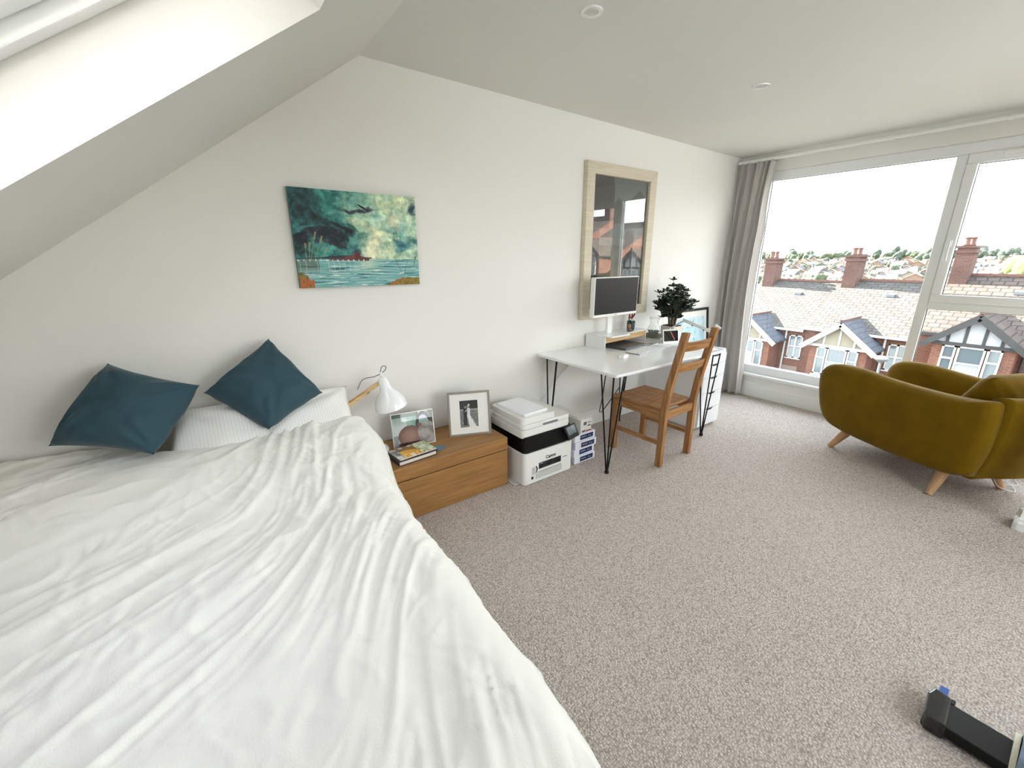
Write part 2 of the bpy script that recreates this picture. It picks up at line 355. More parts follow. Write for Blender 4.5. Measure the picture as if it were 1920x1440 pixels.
# ------------------------------------------------------------------ downlights
def downlight(x0, y0, lab):
    t = thing('ceiling_downlight', lab, 'ceiling light', (x0, y0, CH), 0, 'recessed ceiling downlights')
    g(M_white).lathe([(.030, -.001), (.030, -.004), (.046, -.006), (.048, -.001), (.048, .0)], 32).done('trim_ring', t, smooth=True)
    g(mat('frosted_lens', 'cfcdc8', .3)).lathe([(.0, -.0015), (.020, -.002), (.029, -.0025), (.030, .0)], 28).done('lens', t, smooth=True)
    return t
downlight(1.51, 1.51, 'round white downlight near the top edge, further from the window')
downlight(2.905, 1.467, 'round white downlight nearer the window')

# ================================================================== BED
bed = thing('bed', 'double bed base with mattress hidden under the white duvet', 'bed', (0, 0, 0))
g(mat('bed_fabric', 'b9b4ac', .9)).box(-1.0, .47, .44, 2.45, .05, .30).done('base', bed, bevel=.02)
g(mat('mattress_ticking', 'e4e2dc', .9)).box(-1.0, .47, .44, 2.45, .302, .47).done('mattress', bed, bevel=.04, bseg=4)
for a, b in ((-.95, .5), (.42, .5), (-.95, 2.38), (.42, 2.38)): g(M_black).lathe([(.02, 0), (.025, .05)], 12, (a, b, 0)).done('leg', bed)

def cushion_quad(name, Q, T, mt, seed=0, parent=None, n=36, pinch=.16, wr=.006, stripes=False):
    """Q: four corner points (BL, BR, TR, TL); stuffed cushion shape of thickness T"""
    Q = [Vector(q) for q in Q]; N = (Q[1]-Q[0]).cross(Q[3]-Q[0]).normalized()
    x = g(mt)
    def P(u, v, s):
        # pull sides inwards so the corners stand out
        a, b = 2*u-1, 2*v-1
        a2 = a*(1 - pinch*(1-b*b)*abs(a)**1.5) ; b2 = b*(1 - pinch*(1-a*a)*abs(b)**1.5)
        uu, vv = (a2+1)/2, (b2+1)/2
        p = Q[0]*(1-uu)*(1-vv) + Q[1]*uu*(1-vv) + Q[2]*uu*vv + Q[3]*(1-uu)*vv
        t = T/2*((1-a**4)*(1-b**4))**.55*(1-.25*(a*a+b*b)/2)
        e = (1-a**6)*(1-b**6)
        cr = abs(a*b)**.8; wq = (wr*(noise.noise(Vector((a*2.2+seed, b*2.2, s*.5)))*1.8) + wr*1.5*cr*math.sin(14*math.atan2(1.15-abs(a), 1.15-abs(b))+seed+3*a) )*e
        return p + N*s*(t + wq)
    for s in (1, -1): x.grid(n, n, lambda u, v: P(u, v, s))
    return x.done(name, parent, smooth='all', merge=True)
M_stripe = mat('striped_cotton', 'eceae6', .85, spec=.15)
_n = M_stripe.node_tree; _t = _n.nodes.new('ShaderNodeTexCoord'); _w = _n.nodes.new('ShaderNodeTexWave'); _w.inputs['Scale'].default_value = 22; _w.bands_direction = 'X'
_r = _n.nodes.new('ShaderNodeValToRGB'); _r.color_ramp.interpolation = 'LINEAR'; _r.color_ramp.elements[0].position = .42; _r.color_ramp.elements[1].position = .58
_r.color_ramp.elements[0].color = (*lin('e7e6e2'), 1); _r.color_ramp.elements[1].color = (*lin('eeeeeb'), 1)
_n.links.new(_t.outputs['Object'], _w.inputs[0]); _n.links.new(_w.outputs[0], _r.inputs[0]); _n.links.new(_r.outputs[0], _n.nodes['Principled BSDF'].inputs['Base Color'])
p = cushion_quad('pillow', [(-.30, 1.99, .47), (.555, 2.0, .46), (.585, 2.41, .765), (-.20, 2.42, .78)], .13, M_stripe, 3, pinch=.05, wr=.012)
tag(p, 'white satin-striped pillow with the diamond-set cushion on it', 'pillow')
p = cushion_quad('pillow', [(-1.0, 1.98, .52), (-.34, 2.0, .52), (-.34, 2.40, .56), (-1.0, 2.40, .56)], .11, M_stripe, 9, pinch=.05)
tag(p, 'white pillow tucked beneath the duvet under the left-hand cushion', 'pillow')
c = cushion_quad('cushion', [(-.585, 2.29, .755), (-.262, 2.09, .705), (-.073, 2.30, .91), (-.373, 2.43, 1.03)], .22, M_velvet, 5, pinch=.08, wr=.012)
tag(c, 'dark teal velvet cushion lying askew, nearest the sloping ceiling', 'cushion', 'teal velvet cushions on the bed')
c = cushion_quad('cushion', [(.148, 2.12, .70), (.430, 2.28, .785), (.241, 2.44, 1.07), (-.067, 2.33, .865)], .20, M_velvet, 11, pinch=.085, wr=.012)
tag(c, 'dark teal velvet cushion stood on one corner like a diamond', 'cushion', 'teal velvet cushions on the bed')

# duvet
def duvet_h(x, y):
    b = .535 + .02*math.sin(x*2.2+1)*math.sin(y*1.7)
    b += .125*sstep(1.5, 2.2, y)                       # pillows beneath
    return b
def folds(x, y):
    h = 0
    # long diagonal folds fanning out
    wx = x + .12*noise.noise(Vector((x*1.3, y*1.3, 4))); wy = y + .12*noise.noise(Vector((x*1.3, y*1.3, 8)))
    ang = R(20 + 22*max(0, 1.6-y) + 30*sstep(-.1, .5, x))
    ca, sa_ = math.cos(ang), math.sin(ang)
    s, t = wx*ca + wy*sa_, -wx*sa_ + wy*ca
    n1 = 1-abs(noise.noise(Vector((s*.9, t*6.5, 1))))*2.4
    n2 = 1-abs(noise.noise(Vector((s*1.8+5, t*14, 2))))*2.2
    a1 = min(1, max(0, .45+1.1*noise.noise(Vector((x*1.9, y*1.9, 20)))))
    h += .011*max(0, n1)**2.2*(.15+a1*1.3) + .006*max(0, n2)**3*(.1+a1*1.3)
    # finer creases of worn cotton
    h += .0032*fbm(x*6, y*6, 3, 4) + .0035*max(0, 1-abs(noise.noise(Vector((x*9+3*noise.noise(Vector((x*3, y*3, 2))), y*9, 31))))*4)**2
    s2, t2 = wx*math.cos(R(75)) + wy*math.sin(R(75)), -wx*math.sin(R(75)) + wy*math.cos(R(75))
    h += .005*max(0, 1-abs(noise.noise(Vector((s2*3, t2*8, 6))))*2.4)**2*sstep(.1, .45, x)*(.4+a1)
    h += .006*max(0, 1-abs(noise.noise(Vector((x*6+2, y*6, 11))))*3.2)**2*a1
    return h
def duvet_pt(u, v):
    # u: across the bed 0 (left) .. 1 (right drop), v: 0 foot drop .. 1 head
    W0, W1 = -1.06, .535; F0 = .385
    Lx = (2.05+.178)*u; Ly = 2.55*v       # cloth lengths
    def drape(l, total, edge, sign, rad, drop):
        # l: distance from the hem; returns offset from the edge (inward) and fall
        if l < drop: 
            k = (drop-l)/drop
            return -.012-.05*k**1.2, drop-l + rad*.9, 1
        q = (l-drop)/(rad*1.57)
        if q < 1: a = (1-q)*PI/2; return rad*(1-math.sin(a)), rad*(1-math.cos(a)), max(0, 1-q)
        return rad + (l-drop-rad*1.57), 0, 0
    y_head = 2.435 - .10*sstep(-.45, -.15, 0)
    # right side
    ox, fx, kx = drape(2.05+.178-Lx, 2.05, W1, 1, .11, .30)
    if u < .22:
        o2, fx, kx = drape(Lx, 2.05, W0, 1, .10, .26); kx = 0; ox = W1 - (-1.07 + o2)
    oy, fy, ky = drape(Ly, 2.55, F0, 1, .11, .26)
    X = W1-ox; Y = F0+oy
    return X, Y, fx, fy, kx, ky
NX, NY = 250, 300
dv = g(M_duvet)
def dfn(u, v):
    X, Y, fx, fy, kx, ky = duvet_pt(u, v)
    # head edge line varies with x
    hy = 2.44 - .19*sstep(-.52, -.22, X) + .0*X - .02*sstep(.35, .6, X) + .01*math.sin(X*14)
    YM = .385 + .11 + (2.55-.26-.11*1.57)
    X -= .03*sstep(1.3, .4, Y)*sstep(0, .5, X) if Y < 1.3 else 0
    if Y > 1.2: Y = 1.2 + (Y-1.2)*(hy-1.2)/(YM-1.2)
    wid = .085*sstep(1.35, 2.2, Y)
    X += wid*sstep(.0, .55, X)
    bulge = .03*noise.noise(Vector((Y*2.1, 0, 5)))
    if fx > 0 or fy > 0: X += bulge*min(1, fx*6); Y += .03*noise.noise(Vector((X*2.3, 7, 5)))*min(1, fy*6)
    base = duvet_h(X, Y); f = folds(X, Y)
    k = max(kx, ky)
    z = base - max(fx, fy) - .3*min(fx, fy) + f*(1-k)
    if kx > 0: X += f*kx*.9 + .014*kx*math.sin(Y*13+2*noise.noise(Vector((Y*2, 1, 1))))*min(1, fx*5)
    if ky > 0: Y -= f*ky*.9
    # tuck down at the head edge
    e = max(0, (v-.985)/.015); z -= .03*e
    return Vector((X, Y, max(.06, z)))
dv.grid(NX, NY, dfn)
dv = dv.done('duvet', smooth='all', solid=.006)
tag(dv, 'rumpled white cotton duvet spread across the bed', 'duvet')

# ================================================================== NIGHTSTAND
ns = thing('bedside_cabinet', 'low oak bedside cabinet between bed and printer', 'bedside cabinet', (.64, 2.05, 0))
g(M_oak).box(0, .82, 0, .42, .262, .344).done('top', ns, bevel=.003)
g(M_oak).box(0.0, .82, .018, .42, 0, .262).done('body', ns, bevel=.002)
g(M_oak).box(0.001, .819, .0, .0175, .004, .256).done('drawer', ns, bevel=.002)

# bedside lamp
lp = thing('bedside_lamp', 'white metal bedside lamp with a jointed wooden arm', 'lamp', (.69, 2.355, .344))
g(M_white).lathe([(.085, 0), (.085, .012), (.08, .018), (.012, .022), (.010, .04)], 36).done('base', lp, smooth=True)
g(M_lwood).bar((0, .012, .03), (-.185, .03, .315), .014, .024).done('lower_arm', lp, bevel=.003)
q = g(M_lwood).bar((-.17, -.03, .315), (.055, -.045, .435), .012, .024); q.bar((-.155, -.052, .325), (-.02, -.06, .395), .010, .02); q.done('upper_arm', lp, bevel=.003)
for a_ in ([(-.02, -.075, .395), (-.02, -.03, .395)], [(-.13, -.02, .34), (-.13, .05, .34)]): g(M_chrome).tube(a_, .006).done('joint_screw', lp)
ax = Vector((-.10, .03, .5)); cS = Vector((.065, -.06, .47))
q = g(M_white).lathe([(.0, 0), (.018, -.002), (.026, -.015), (.031, -.06), (.040, -.085), (.066, -.115), (.085, -.15), (.092, -.19), (.090, -.191), (.083, -.15), (.062, -.117), (.035, -.088), (.0, -.075)], 40, cS, ax); q.done('lamp_shade', lp, smooth=True)
q = g(M_wplast).lathe([(.008, 0), (.010, .02), (.006, .03)], 14, cS, ax); q.done('cap', lp, smooth=True)
cc = cS + ax.normalized()*.03
g(M_gplast).tube(smooth_path([cc, cc+Vector((.012, 0, .03)), cc+Vector((.035, 0, .025)), cc+Vector((.02, 0, -.0)), cc+Vector((-.03, .0, -.02)), cc+Vector((-.1, .005, -.03)), cc+Vector((-.13, .02, -.085))]), .0028, 8).done('cord', lp, smooth='all')
g(mat('bulb_glass', 'f4f2ea', .2)).sphere(cS - ax.normalized()*.12, .03).done('bulb', lp, smooth='all')

# photo frames
def photo_frame(name, lab, P, wd, ht, rz, lean, fm, border, depth, mat_w, fn, nx=60, ny=60, mw=None, pos=None):
    t = thing(name, lab, 'picture frame', P, rz); t.rotation_euler = (lean, 0, rz)
    t.rotation_euler = (Matrix.Rotation(rz, 3, 'Z') @ Matrix.Rotation(-lean, 3, 'X')).to_euler()
    q = g(fm); b = border
    q.box(0, wd, 0, depth, 0, b); q.box(0, wd, 0, depth, ht-b, ht); q.box(0, b, 0, depth, b, ht-b); q.box(wd-b, wd, 0, depth, b, ht-b); q.done('frame', t, bevel=.001)
    g(M_black).box(.002, wd-.002, depth*.55, depth-.001, .002, ht-.002).done('backing', t)
    if mat_w:
        g(mat('mount_card', 'f0efe9', .8)).box(b, wd-b, depth*.35, depth*.5, b, ht-b).done('mount', t)
        x0, x1, z0, z1 = mat_w
    else: x0, x1, z0, z1 = b, wd-b, b, ht-b
    picture('photograph', x1-x0, z1-z0, nx, ny, fn, t, (x0, depth*.33, z0), (1, 0, 0), (0, 0, 1))
    g(glassmat('picture_glass', (1, 1, 1), .8, .03)).box(b, wd-b, depth*.2, depth*.2+.0008, b, ht-b).done('glass', t)
    return t
def wedding(u, v):
    gsh = .46 + .22*fbm(u*12, v*26, 1)
    if v > .68: gsh = .12 + .12*fbm(u*14, v*14, 2)
    elif v > .64: gsh = .62
    if abs(u-.28) < .095 and .06 < v < .70: gsh = .05      # dark suit
    if abs(u-.28) < .012 and .10 < v < .35: gsh = .35
    if (u-.31)**2 + ((v-.755)*1.4)**2 < .0042: gsh = .52
    if .40 < v < .72 and abs(u-.49) < .075: gsh = .88      # bodice
    if v <= .46 and -.09 < u-.47-.28*(.46-v) < .07+.50*(.46-v) + .0 and u-.40 > -.02: gsh = .90 + .06*math.sin(u*50)
    if abs(v-.60-(u-.28)*.3) < .018 and .28 < u < .50: gsh = .75
    if (u-.46)**2 + ((v-.775)*1.4)**2 < .0040: gsh = .62
    if (u-.50)**2 + ((v-.83)*1.4)**2 < .0030: gsh = .80
    return (gsh, gsh, gsh*.99)
photo_frame('picture_frame', 'square taupe frame with a small black and white wedding photograph', (1.153, 2.268, .3445), .277, .29, R(-21), R(10), mat('taupe_frame', '8f897f', .4, metal=.3), .012, .022, (.076, .195, .055, .232), wedding, 60, 84)
def baby(u, v):
    n = fbm(u*4, v*4, 3); c = mixc(hx('9fb3b0'), hx('cfd6d4'), .5+.8*n)
    if .35 < u < .62 and v > .5: c = mixc(hx('6fa394'), c, .35+.4*n)
    if v > .88: c = mixc(c, hx('39463f'), .7)
    if .60 < u < .66 and v > .45: c = hx('2a2420')
    if .66 <= u < .86 and v > .5: c = mixc(hx('7da596'), hx('c9c8d8'), sstep(.7, .8, v))
    r = math.hypot((u-.76)/.17, (v-.52)/.42)
    if .88 < r < 1.15 and v > .5: c = hx('2c2724')
    if u > .9 and v > .6: c = hx('3b3a3a')
    # head
    hd = math.hypot((u-.42)/.30, (v-.28)/.34)
    if hd < 1: c = mixc(hx('9b7668'), hx('6f5048'), sstep(.2, 1, hd)+.2*n)
    hb = math.hypot((u-.83)/.23, (v-.33)/.36)
    if hb < 1: c = mixc(hx('a5a09a'), hx('7d7771'), .5+.5*math.sin((u*9+v*14)+n*3))
    if abs(u-.66) < .05 and abs(v-.60) < .05: c = hx('7a4c48')
    if v < .12 and u < .62: c = mixc(hx('33221f'), c, .25)
    if u < .12 and v < .35: c = hx('8a8d92')
    return c
photo_frame('picture_frame', 'silver-edged frame with a colour photograph of a sleeping baby', (.792, 2.302, .3445), .262, .215, R(-9), R(13), mat('silver_frame', 'c9c6bf', .3, metal=.6), .005, .016, None, baby, 80, 66)

# books on the cabinet
bk = thing('hardback_book', 'closed hardback book with cream pages under the magazine on the cabinet', 'book', (.735, 2.075, .3445), R(5))
g(mat('page_block', 'ddd2c8', .9)).box(.004, .238, .004, .150, .003, .024).done('page_block', bk)
q = g(mat('dark_cover', '2c2a30', .5)).box(0, .242, 0, .154, 0, .003); q.box(0, .242, 0, .154, .024, .027); q.box(0, .003, 0, .154, .003, .024); q.done('cover', bk)
def magc(u, v):
    n = fbm(u*6, v*6, 9); c = mixc(hx('e9b94a'), hx('d98a35'), u+.3*n)
    if v > .45+.2*math.sin(u*5) and u > .15: c = mixc(hx('6b5a48'), c, .25)
    if u > .62: c = mixc(hx('7f9a52'), hx('e8e6da'), .5+.9*n)
    if u < .16: c = mixc(hx('c9cbd2'), hx('6d6f6a'), .5+1.5*n)
    if math.sin(u*38+n*4) > .6 and v < .32: c = hx('f7e7c4')
    if v > .86 and math.sin(u*26) > .2: c = hx('cdb9c2')
    if .70 < u < .88 and .35 < v < .75 and math.sin(v*40+u*12) > .2: c = hx('f1f2ee')
    return c
mg = thing('magazine', 'colourful orange and green magazine lying on the hardback book', 'magazine', (.747, 2.088, .3718), R(6))
g(mat('page_block')).box(0, .236, 0, .150, 0, .0045).done('pages', mg)
picture('cover', .236, .150, 70, 46, magc, mg, (0, 0, .005), (1, 0, 0), (0, 1, 0), paintmat('glossy_print', .3))
tag(g(mat('slate_blue_card', '5c7688', .5)).prism([(0, 0, 0), (.055, .012, 0), (.028, .062, 0), (-.02, .05, 0)], (0, 0, .012)).done('notebook', loc=(1.0, 2.13, .3445)), 'small blue-grey notebook corner beside the hardback book', 'notebook')

# ================================================================== PRINTER
pr = thing('printer', 'white and black multifunction laser printer on the carpet', 'printer', (1.525, 1.955, 0))
PW, PD = .44, .42
def rbox(mt, x0, x1, y0, y1, z0, z1, r):  # rounded in plan
    pts = []
    for cx, cy, a0 in ((x1-r, y1-r, 0), (x0+r, y1-r, 90), (x0+r, y0+r, 180), (x1-r, y0+r, 270)):
        for k in range(7): a = R(a0+15*k); pts.append((cx+r*math.cos(a), cy+r*math.sin(a), z0))
    return g(mt).prism(pts, (0, 0, z1-z0))
rbox(M_wplast, 0, PW, 0, PD, .004, .228, .03).done('body', pr, smooth=True, bevel=.003)
rbox(M_black, .008, PW-.008, .012, PD, .228, .345, .03).done('output_bay', pr, smooth=True, bevel=.003)
rbox(M_wplast, 0, PW-.02, .02, PD, .335, .392, .03).done('scanner', pr, smooth=True, bevel=.004)
rbox(M_wplast, 0, PW-.02, .02, PD, .394, .425, .03).done('lid', pr, smooth=True, bevel=.004)
rbox(M_wplast, .004, .295, .03, PD-.02, .425, .47, .03).done('document_feeder', pr, smooth=True, bevel=.004)
g(M_gplast).box(.17, .30, .015, .021, .398, .412).done('lid_grip', pr, bevel=.002)
g(M_black).box(.19, .25, .075, .085, .4702, .4712).done('feeder_slot', pr)
sc = g(M_black).box(0, .125, -.012, .004, 0, .095).done('control_panel', pr, loc=(.345, -.048, .262), rot=(R(-30), R(0), R(12)), bevel=.004)
g(mat('lcd_grey', '6f7678', .15)).box(.014, .108, -.0135, -.012, .030, .085).done('screen', sc)
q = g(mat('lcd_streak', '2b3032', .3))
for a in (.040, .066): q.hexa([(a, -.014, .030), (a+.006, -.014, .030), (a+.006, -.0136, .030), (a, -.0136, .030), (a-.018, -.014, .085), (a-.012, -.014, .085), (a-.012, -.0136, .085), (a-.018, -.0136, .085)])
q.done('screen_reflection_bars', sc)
st = g(mat('printer_sticker', '1e2022', .4)).box(.125, .325, -.0012, 0.0, .095, .140).done('sticker', pr)
q = g(mat('sticker_print', 'b9bcbc', .5))
for k, a in enumerate((.150, .188, .222, .250, .285, .300)): q.lathe([(.0, 0), (.006, 0)], 12, (a, -.0016, .118+.004*(k % 2)), (0, -1, 0))
q.box(.135, .160, -.0018, -.0013, .130, .134); q.done('sticker_symbols', st)
g(M_gplast).box(.115, .33, -.0012, 0, .072, .076).done('tray_line', pr)
g(mat('tray_shade', 'c3c3bf', .5)).box(.10, .335, -.003, 0.0, .028, .070).done('paper_tray', pr, bevel=.002)
q = g(M_black); q.box(.062, .078, -.0012, 0, .035, .055); q.prism([(.098, -.0012, .075), (.106, -.0012, .075), (.116, -.0012, .100), (.106, -.0012, .125), (.098, -.0012, .125), (.106, -.0012, .100)], (0, .001, 0)); q.done('sticker_marking', pr)
q = g(M_gplast)
for k in range(7): q.box(.066, .094, -.0011, 0, .068+.008*k, .0705+.008*k)
q.done('label_lines', pr)
def text(s, size, parent, loc, rot, mt, name='lettering', ext=.0003, bold=0):
    c = bpy.data.curves.new(name, 'FONT'); c.body = s; c.size = size; c.extrude = ext; c.offset = bold; c.materials.append(mt)
    t_ = bpy.data.objects.new(name, c); me = bpy.data.meshes.new_from_object(t_); bpy.data.objects.remove(t_)
    o = bpy.data.objects.new(name, me); COL.objects.link(o); o.parent = parent; o.location = loc; o.rotation_euler = rot; return o
text('Canon', .034, pr, (.185, -.0008, .155), (PI/2, 0, 0), mat('ink', '26282a', .5), bold=.0010)
text('MF645', .014, pr, (.345, -.0008, .118), (PI/2, 0, 0), M_gplast)
ps = thing('paper_stack', 'stack of plain white paper on top of the printer', 'paper', (1.57, 2.01, .4712), R(4))
g(M_paper).box(0, .205, 0, .30, 0, .006).done('lower_sheets', ps); g(M_paper).box(.004, .21, .008, .305, .0062, .014).done('upper_sheets', ps)
tag(g(mat('grey_card', 'b9b7b2', .7)).box(0, .10, 0, .24, 0, .008).done('cardboard_sheet', loc=(1.475, 2.0, .0), bevel=.002), 'flat grey-white board on the carpet between cabinet and printer', 'board')

# reams and toner box
M_wrap = mat('ream_wrapper', 'e6e8f2', .35); M_navy = mat('navy_label', '1a2350', .35)
RP = ['bottom ream of copier paper standing on the carpet beside the printer', 'second ream up in the stack of copier paper beside the printer', 'third ream up in the paper stack, with a torn navy label', 'top ream of copier paper, directly beneath the long toner box']
rm = None
for k in range(4):
    x0, y0, rz = 2.015+(.004, -.002, .006, .0)[k], 1.985+(0, .003, -.002, .004)[k], R((0, 1, -1, .5)[k])
    if rm is None:
        rm = thing('paper_ream', RP[0], 'paper ream', (x0, y0, .0), rz, 'wrapped reams of copier paper')
        g(M_wrap).box(0, .212, 0, .298, 0, .056).done('wrapper', rm, bevel=.004)
        lb = g(M_navy).box(.055, .190, -.0008, 0, .010, .046).done('navy_label', rm)
        q = g(mat('label_print', 'aeb6d4', .5)); q.box(.064, .118, -.0013, -.0008, .027, .033); q.box(.140, .146, -.0013, -.0008, .022, .036); q.box(.160, .166, -.0013, -.0008, .018, .030); q.done('label_print', lb)
        g(mat('wrapper_fold', 'd3d6e4', .4)).prism([(-.0006, .02, .004), (-.0006, .15, .028), (-.0006, .02, .052)], (.0005, 0, 0)).done('wrapper_fold', rm)
    else: dup(rm, (x0, y0, .0575*k), rz, RP[k])
tb = thing('toner_box', 'long narrow white toner box lying on the paper reams', 'box', (2.07, 1.99, .2305), R(2))
g(mat('carton', 'dddcd6', .6)).box(0, .115, 0, .35, 0, .105).done('carton', tb, bevel=.002)
q = g(mat('carton_print', '5b5c5c', .6)); q.box(.03, .06, -.001, 0, .06, .085); q.box(.075, .105, -.001, 0, .072, .078); q.box(.075, .105, -.001, 0, .045, .055); q.box(.015, .05, -.0011, 0, .008, .022)
q.box(.012, .018, .05, .20, .105, .1056); q.box(.035, .038, .16, .28, .105, .1056); q.box(-.0008, 0, .18, .32, .07, .085); q.done('print', tb)
g(mat('red_band', 'b0352c', .5)).box(.055, .115, -.0011, 0, .006, .016).done('red_band', tb)

# ================================================================== DESK
dk = thing('desk', 'white gloss desk with black hairpin legs', 'desk', (2.04, 1.675, 0))
DW, DD, DZ = 1.35, .79, .75
rbox(M_white, 0, DW, 0, DD, DZ-.02, DZ, .012).done('desktop', dk, smooth=True, bevel=.004, bseg=3)
def hairpin(px, py, sx, sy):
    t = g(M_bmetal); f = Vector((px, py, .012)); top = DZ-.023
    for a in ((.0, .0), (sx*.11, 0), (0, sy*.11)): t.tube([f+Vector((a[0]*.06, a[1]*.06, 0)), (px+a[0]-sx*.02, py+a[1]-sy*.02, top)], .0055, 8)
    t.lathe([(.014, 0), (.016, .012), (.010, .03)], 14, (px, py, 0.001))
    t.hexa([(px+sx*c, py+sy*d, e) for e in (top-.001, top+.003) for c, d in ((-.04, -.04), (.13, -.04), (.13, .0), (-.04, .13))] if False else [(px-.03, py-.03, top), (px+.03, py-.03, top), (px+.03, py+.03, top), (px-.03, py+.03, top), (px-.03, py-.03, top+.003), (px+.03, py-.03, top+.003), (px+.03, py+.03, top+.003), (px-.03, py+.03, top+.003)])
    t.done('leg', dk, smooth=True)
hairpin(.075, .085, 1, 1); hairpin(DW-.115, .055, 1, 1) ; hairpin(.075, DD-.075, 1, -1); hairpin(DW-.42, DD-.09, 1, -1)
# drawer unit
du = thing('drawer_unit', 'white drawer unit of five slim drawers under the desk end', 'drawer unit', (3.325, 1.81, 0))
q = g(M_white); q.box(0, .36, .02, .56, .02, .700); q.box(.02, .34, .04, .54, 0, .02); q.done('body', du, bevel=.002)
zz = .03
for hgt in (.155, .150, .14, .115, .085):
    d = g(M_white).box(.014, .346, 0, .019, zz, zz+hgt-.004).done('drawer', du, bevel=.001)
    g(mat('drawer_slot', '1c1d1e', .6)).prism([(.12, -.0006, zz+hgt-.004), (.24, -.0006, zz+hgt-.004), (.215, -.0006, zz+hgt-.02), (.145, -.0006, zz+hgt-.02)], (0, .0005, 0)).done('handle_cutout', d)
    zz += hgt
# riser
rs = thing('monitor_riser', 'white monitor stand with a light wood drawer on the desk', 'monitor stand', (2.585, 2.262, DZ), R(5))
RW = .60
q = g(M_white); q.box(0, RW, 0, .2, .095, .103); q.box(0, .008, 0, .2, 0, .095); q.box(RW-.008, RW, 0, .2, 0.0, .095); q.done('shell', rs, bevel=.001)
q = g(M_lwood).box(.009, RW-.009, .003, .19, .048, .094).done('drawer', rs, bevel=.001)
g(M_black).prism([(RW*.5-.014, .0024, .094), (RW*.5+.014, .0024, .094), (RW*.5+.009, .0024, .08), (RW*.5-.009, .0024, .08)], (0, .0005, 0)).done('finger_notch', q)
RZ = DZ+.103
# monitor
mo = thing('monitor', 'white-bezelled flat computer monitor with a dark screen', 'monitor', (2.675, 2.27, RZ+.0005), R(2))
rbox(M_white, -.11, .14, -.08, .10, 0, .012, .02).done('foot', mo, bevel=.003)
q = g(M_white); q.box(-.025, .035, .035, .06, .012, .30); q.done('stand', mo, bevel=.006)
q = g(M_wplast); q.box(-.27, .27, -.02, .022, .165, .47); q.box(-.15, .15, .022, .045, .22, .42); q.done('casing', mo, bevel=.004)
g(mat('dark_screen', '1b1c1e', .35, spec=.4)).box(-.262, .262, -.0215, -.020, .187, .463).done('screen', mo)
text('BenQ', .011, mo, (-.012, -.0205, .172), (PI/2, 0, 0), M_gplast)
# laptop, keyboard, mouse
lt = thing('laptop', 'closed dark grey laptop pushed under the monitor stand', 'laptop', (2.68, 2.13, DZ+.0005), R(9))
rbox(mat('space_grey', '5a5c60', .4, metal=.5), 0, .34, 0, .235, 0, .009, .015).done('base', lt, bevel=.002); rbox(mat('space_grey'), 0, .34, 0, .235, .0095, .016, .015).done('lid', lt, bevel=.002)
kb = thing('keyboard', 'slim white full-size keyboard on the desk', 'keyboard', (2.635, 1.955, DZ+.0005), R(8))
rbox(mat('silver_alu', '9a9da2', .35, metal=.3), 0, .43, 0, .125, 0, .007, .008).done('base', kb, bevel=.002)
for r_ in range(6):
    q = g(M_white); xx = .006
    while xx < .405:
        ww = .0155 if not (r_ == 0 and .09 < xx < .12) else .095
        q.box(xx, xx+ww, .006+r_*.0192, .006+r_*.0192+.0155, .0071, .0095); xx += ww+.0035
    q.done('key_row', kb)
ms = thing('computer_mouse', 'small white computer mouse beside the keyboard', 'mouse', (2.50, 2.0, DZ+.0003), R(18))
q = g(M_white); q.grid(18, 12, lambda u, v: Vector(((u-.5)*.11, (v-.5)*.058*(1-.25*(2*u-1)**2), .024*max(0, (1-(2*u-1)**4)*(1-(2*v-1)**4))**.6))); q.done('shell', ms, smooth='all')
g(M_gplast).box(-.045, .045, -.022, .022, 0.0, .004).done('underside', ms)
# coaster, pots, scissors
cs = g(mat('cork', '9c7350', .8, var=.3, vscale=200)).lathe([(.042, 0), (.042, .006), (.04, .007)], 28).done('coaster', loc=(2.575+.08, 2.30, RZ), smooth=True); tag(cs, 'round cork coaster on the front corner of the monitor stand', 'coaster')
pp = thing('pen_pot', 'dark teal glass pot of pens on the monitor stand', 'pen pot', (3.03, 2.37, RZ))
g(mat('teal_glass', '1c3f45', .15, coat=.5)).lathe([(.028, 0), (.034, .01), (.036, .08), (.032, .081), (.030, .012), (0, .01)], 24).done('pot', pp, smooth=True)
for k, (c_, a, h) in enumerate((('d9c23c', .3, .12), ('2b2d30', 1.6, .13), ('1f5a52', 2.8, .115), ('e8e6e0', 4.2, .105))):
    o = g(mat('pen_'+c_, c_, .4)).tube([(.008*math.cos(a), .008*math.sin(a), .012), (.026*math.cos(a), .026*math.sin(a), h)], .004, 8).done('pen', loc=(3.03, 2.37, RZ))
    tag(o, ('yellow', 'black', 'dark green', 'white')[k]+' pen standing in the teal pen pot', 'pen', 'pens in the pot')
sx_ = thing('scissors', 'pair of scissors with black and red handles in the pen pot', 'scissors', (3.03, 2.37, RZ))
g(M_chrome).bar((0, -.004, .015), (.004, -.004, .10), .012, .003).done('blades', sx_)
for s, mt_ in ((-1, mat('red_grip', 'a32e2c', .4)), (1, M_black)):
    pts = [Vector((s*.016+.018*s*.9*math.cos(a), -.006, .145+.030*math.sin(a)+.006*s)) for a in [2*PI*k/18 for k in range(19)]]
    q = g(mt_).tube(pts, .0055, 8); q.tube([(0, -.005, .10), (s*.012, -.006, .118)], .006, 8); q.done('handle', sx_, smooth='all')
wf = thing('wooden_ornament', 'tiny turned wood and stone ornament beside the pen pot', 'ornament', (2.955, 2.325, RZ))
g(mat('stone_brown', '6a5c4e', .7)).lathe([(.012, 0), (.022, .01), (.022, .022), (.010, .032)], 18).done('stone', wf, smooth=True)
g(M_pine).lathe([(.012, .0325), (.014, .05), (.008, .066), (.0, .068)], 16).done('turned_top', wf, smooth=True)
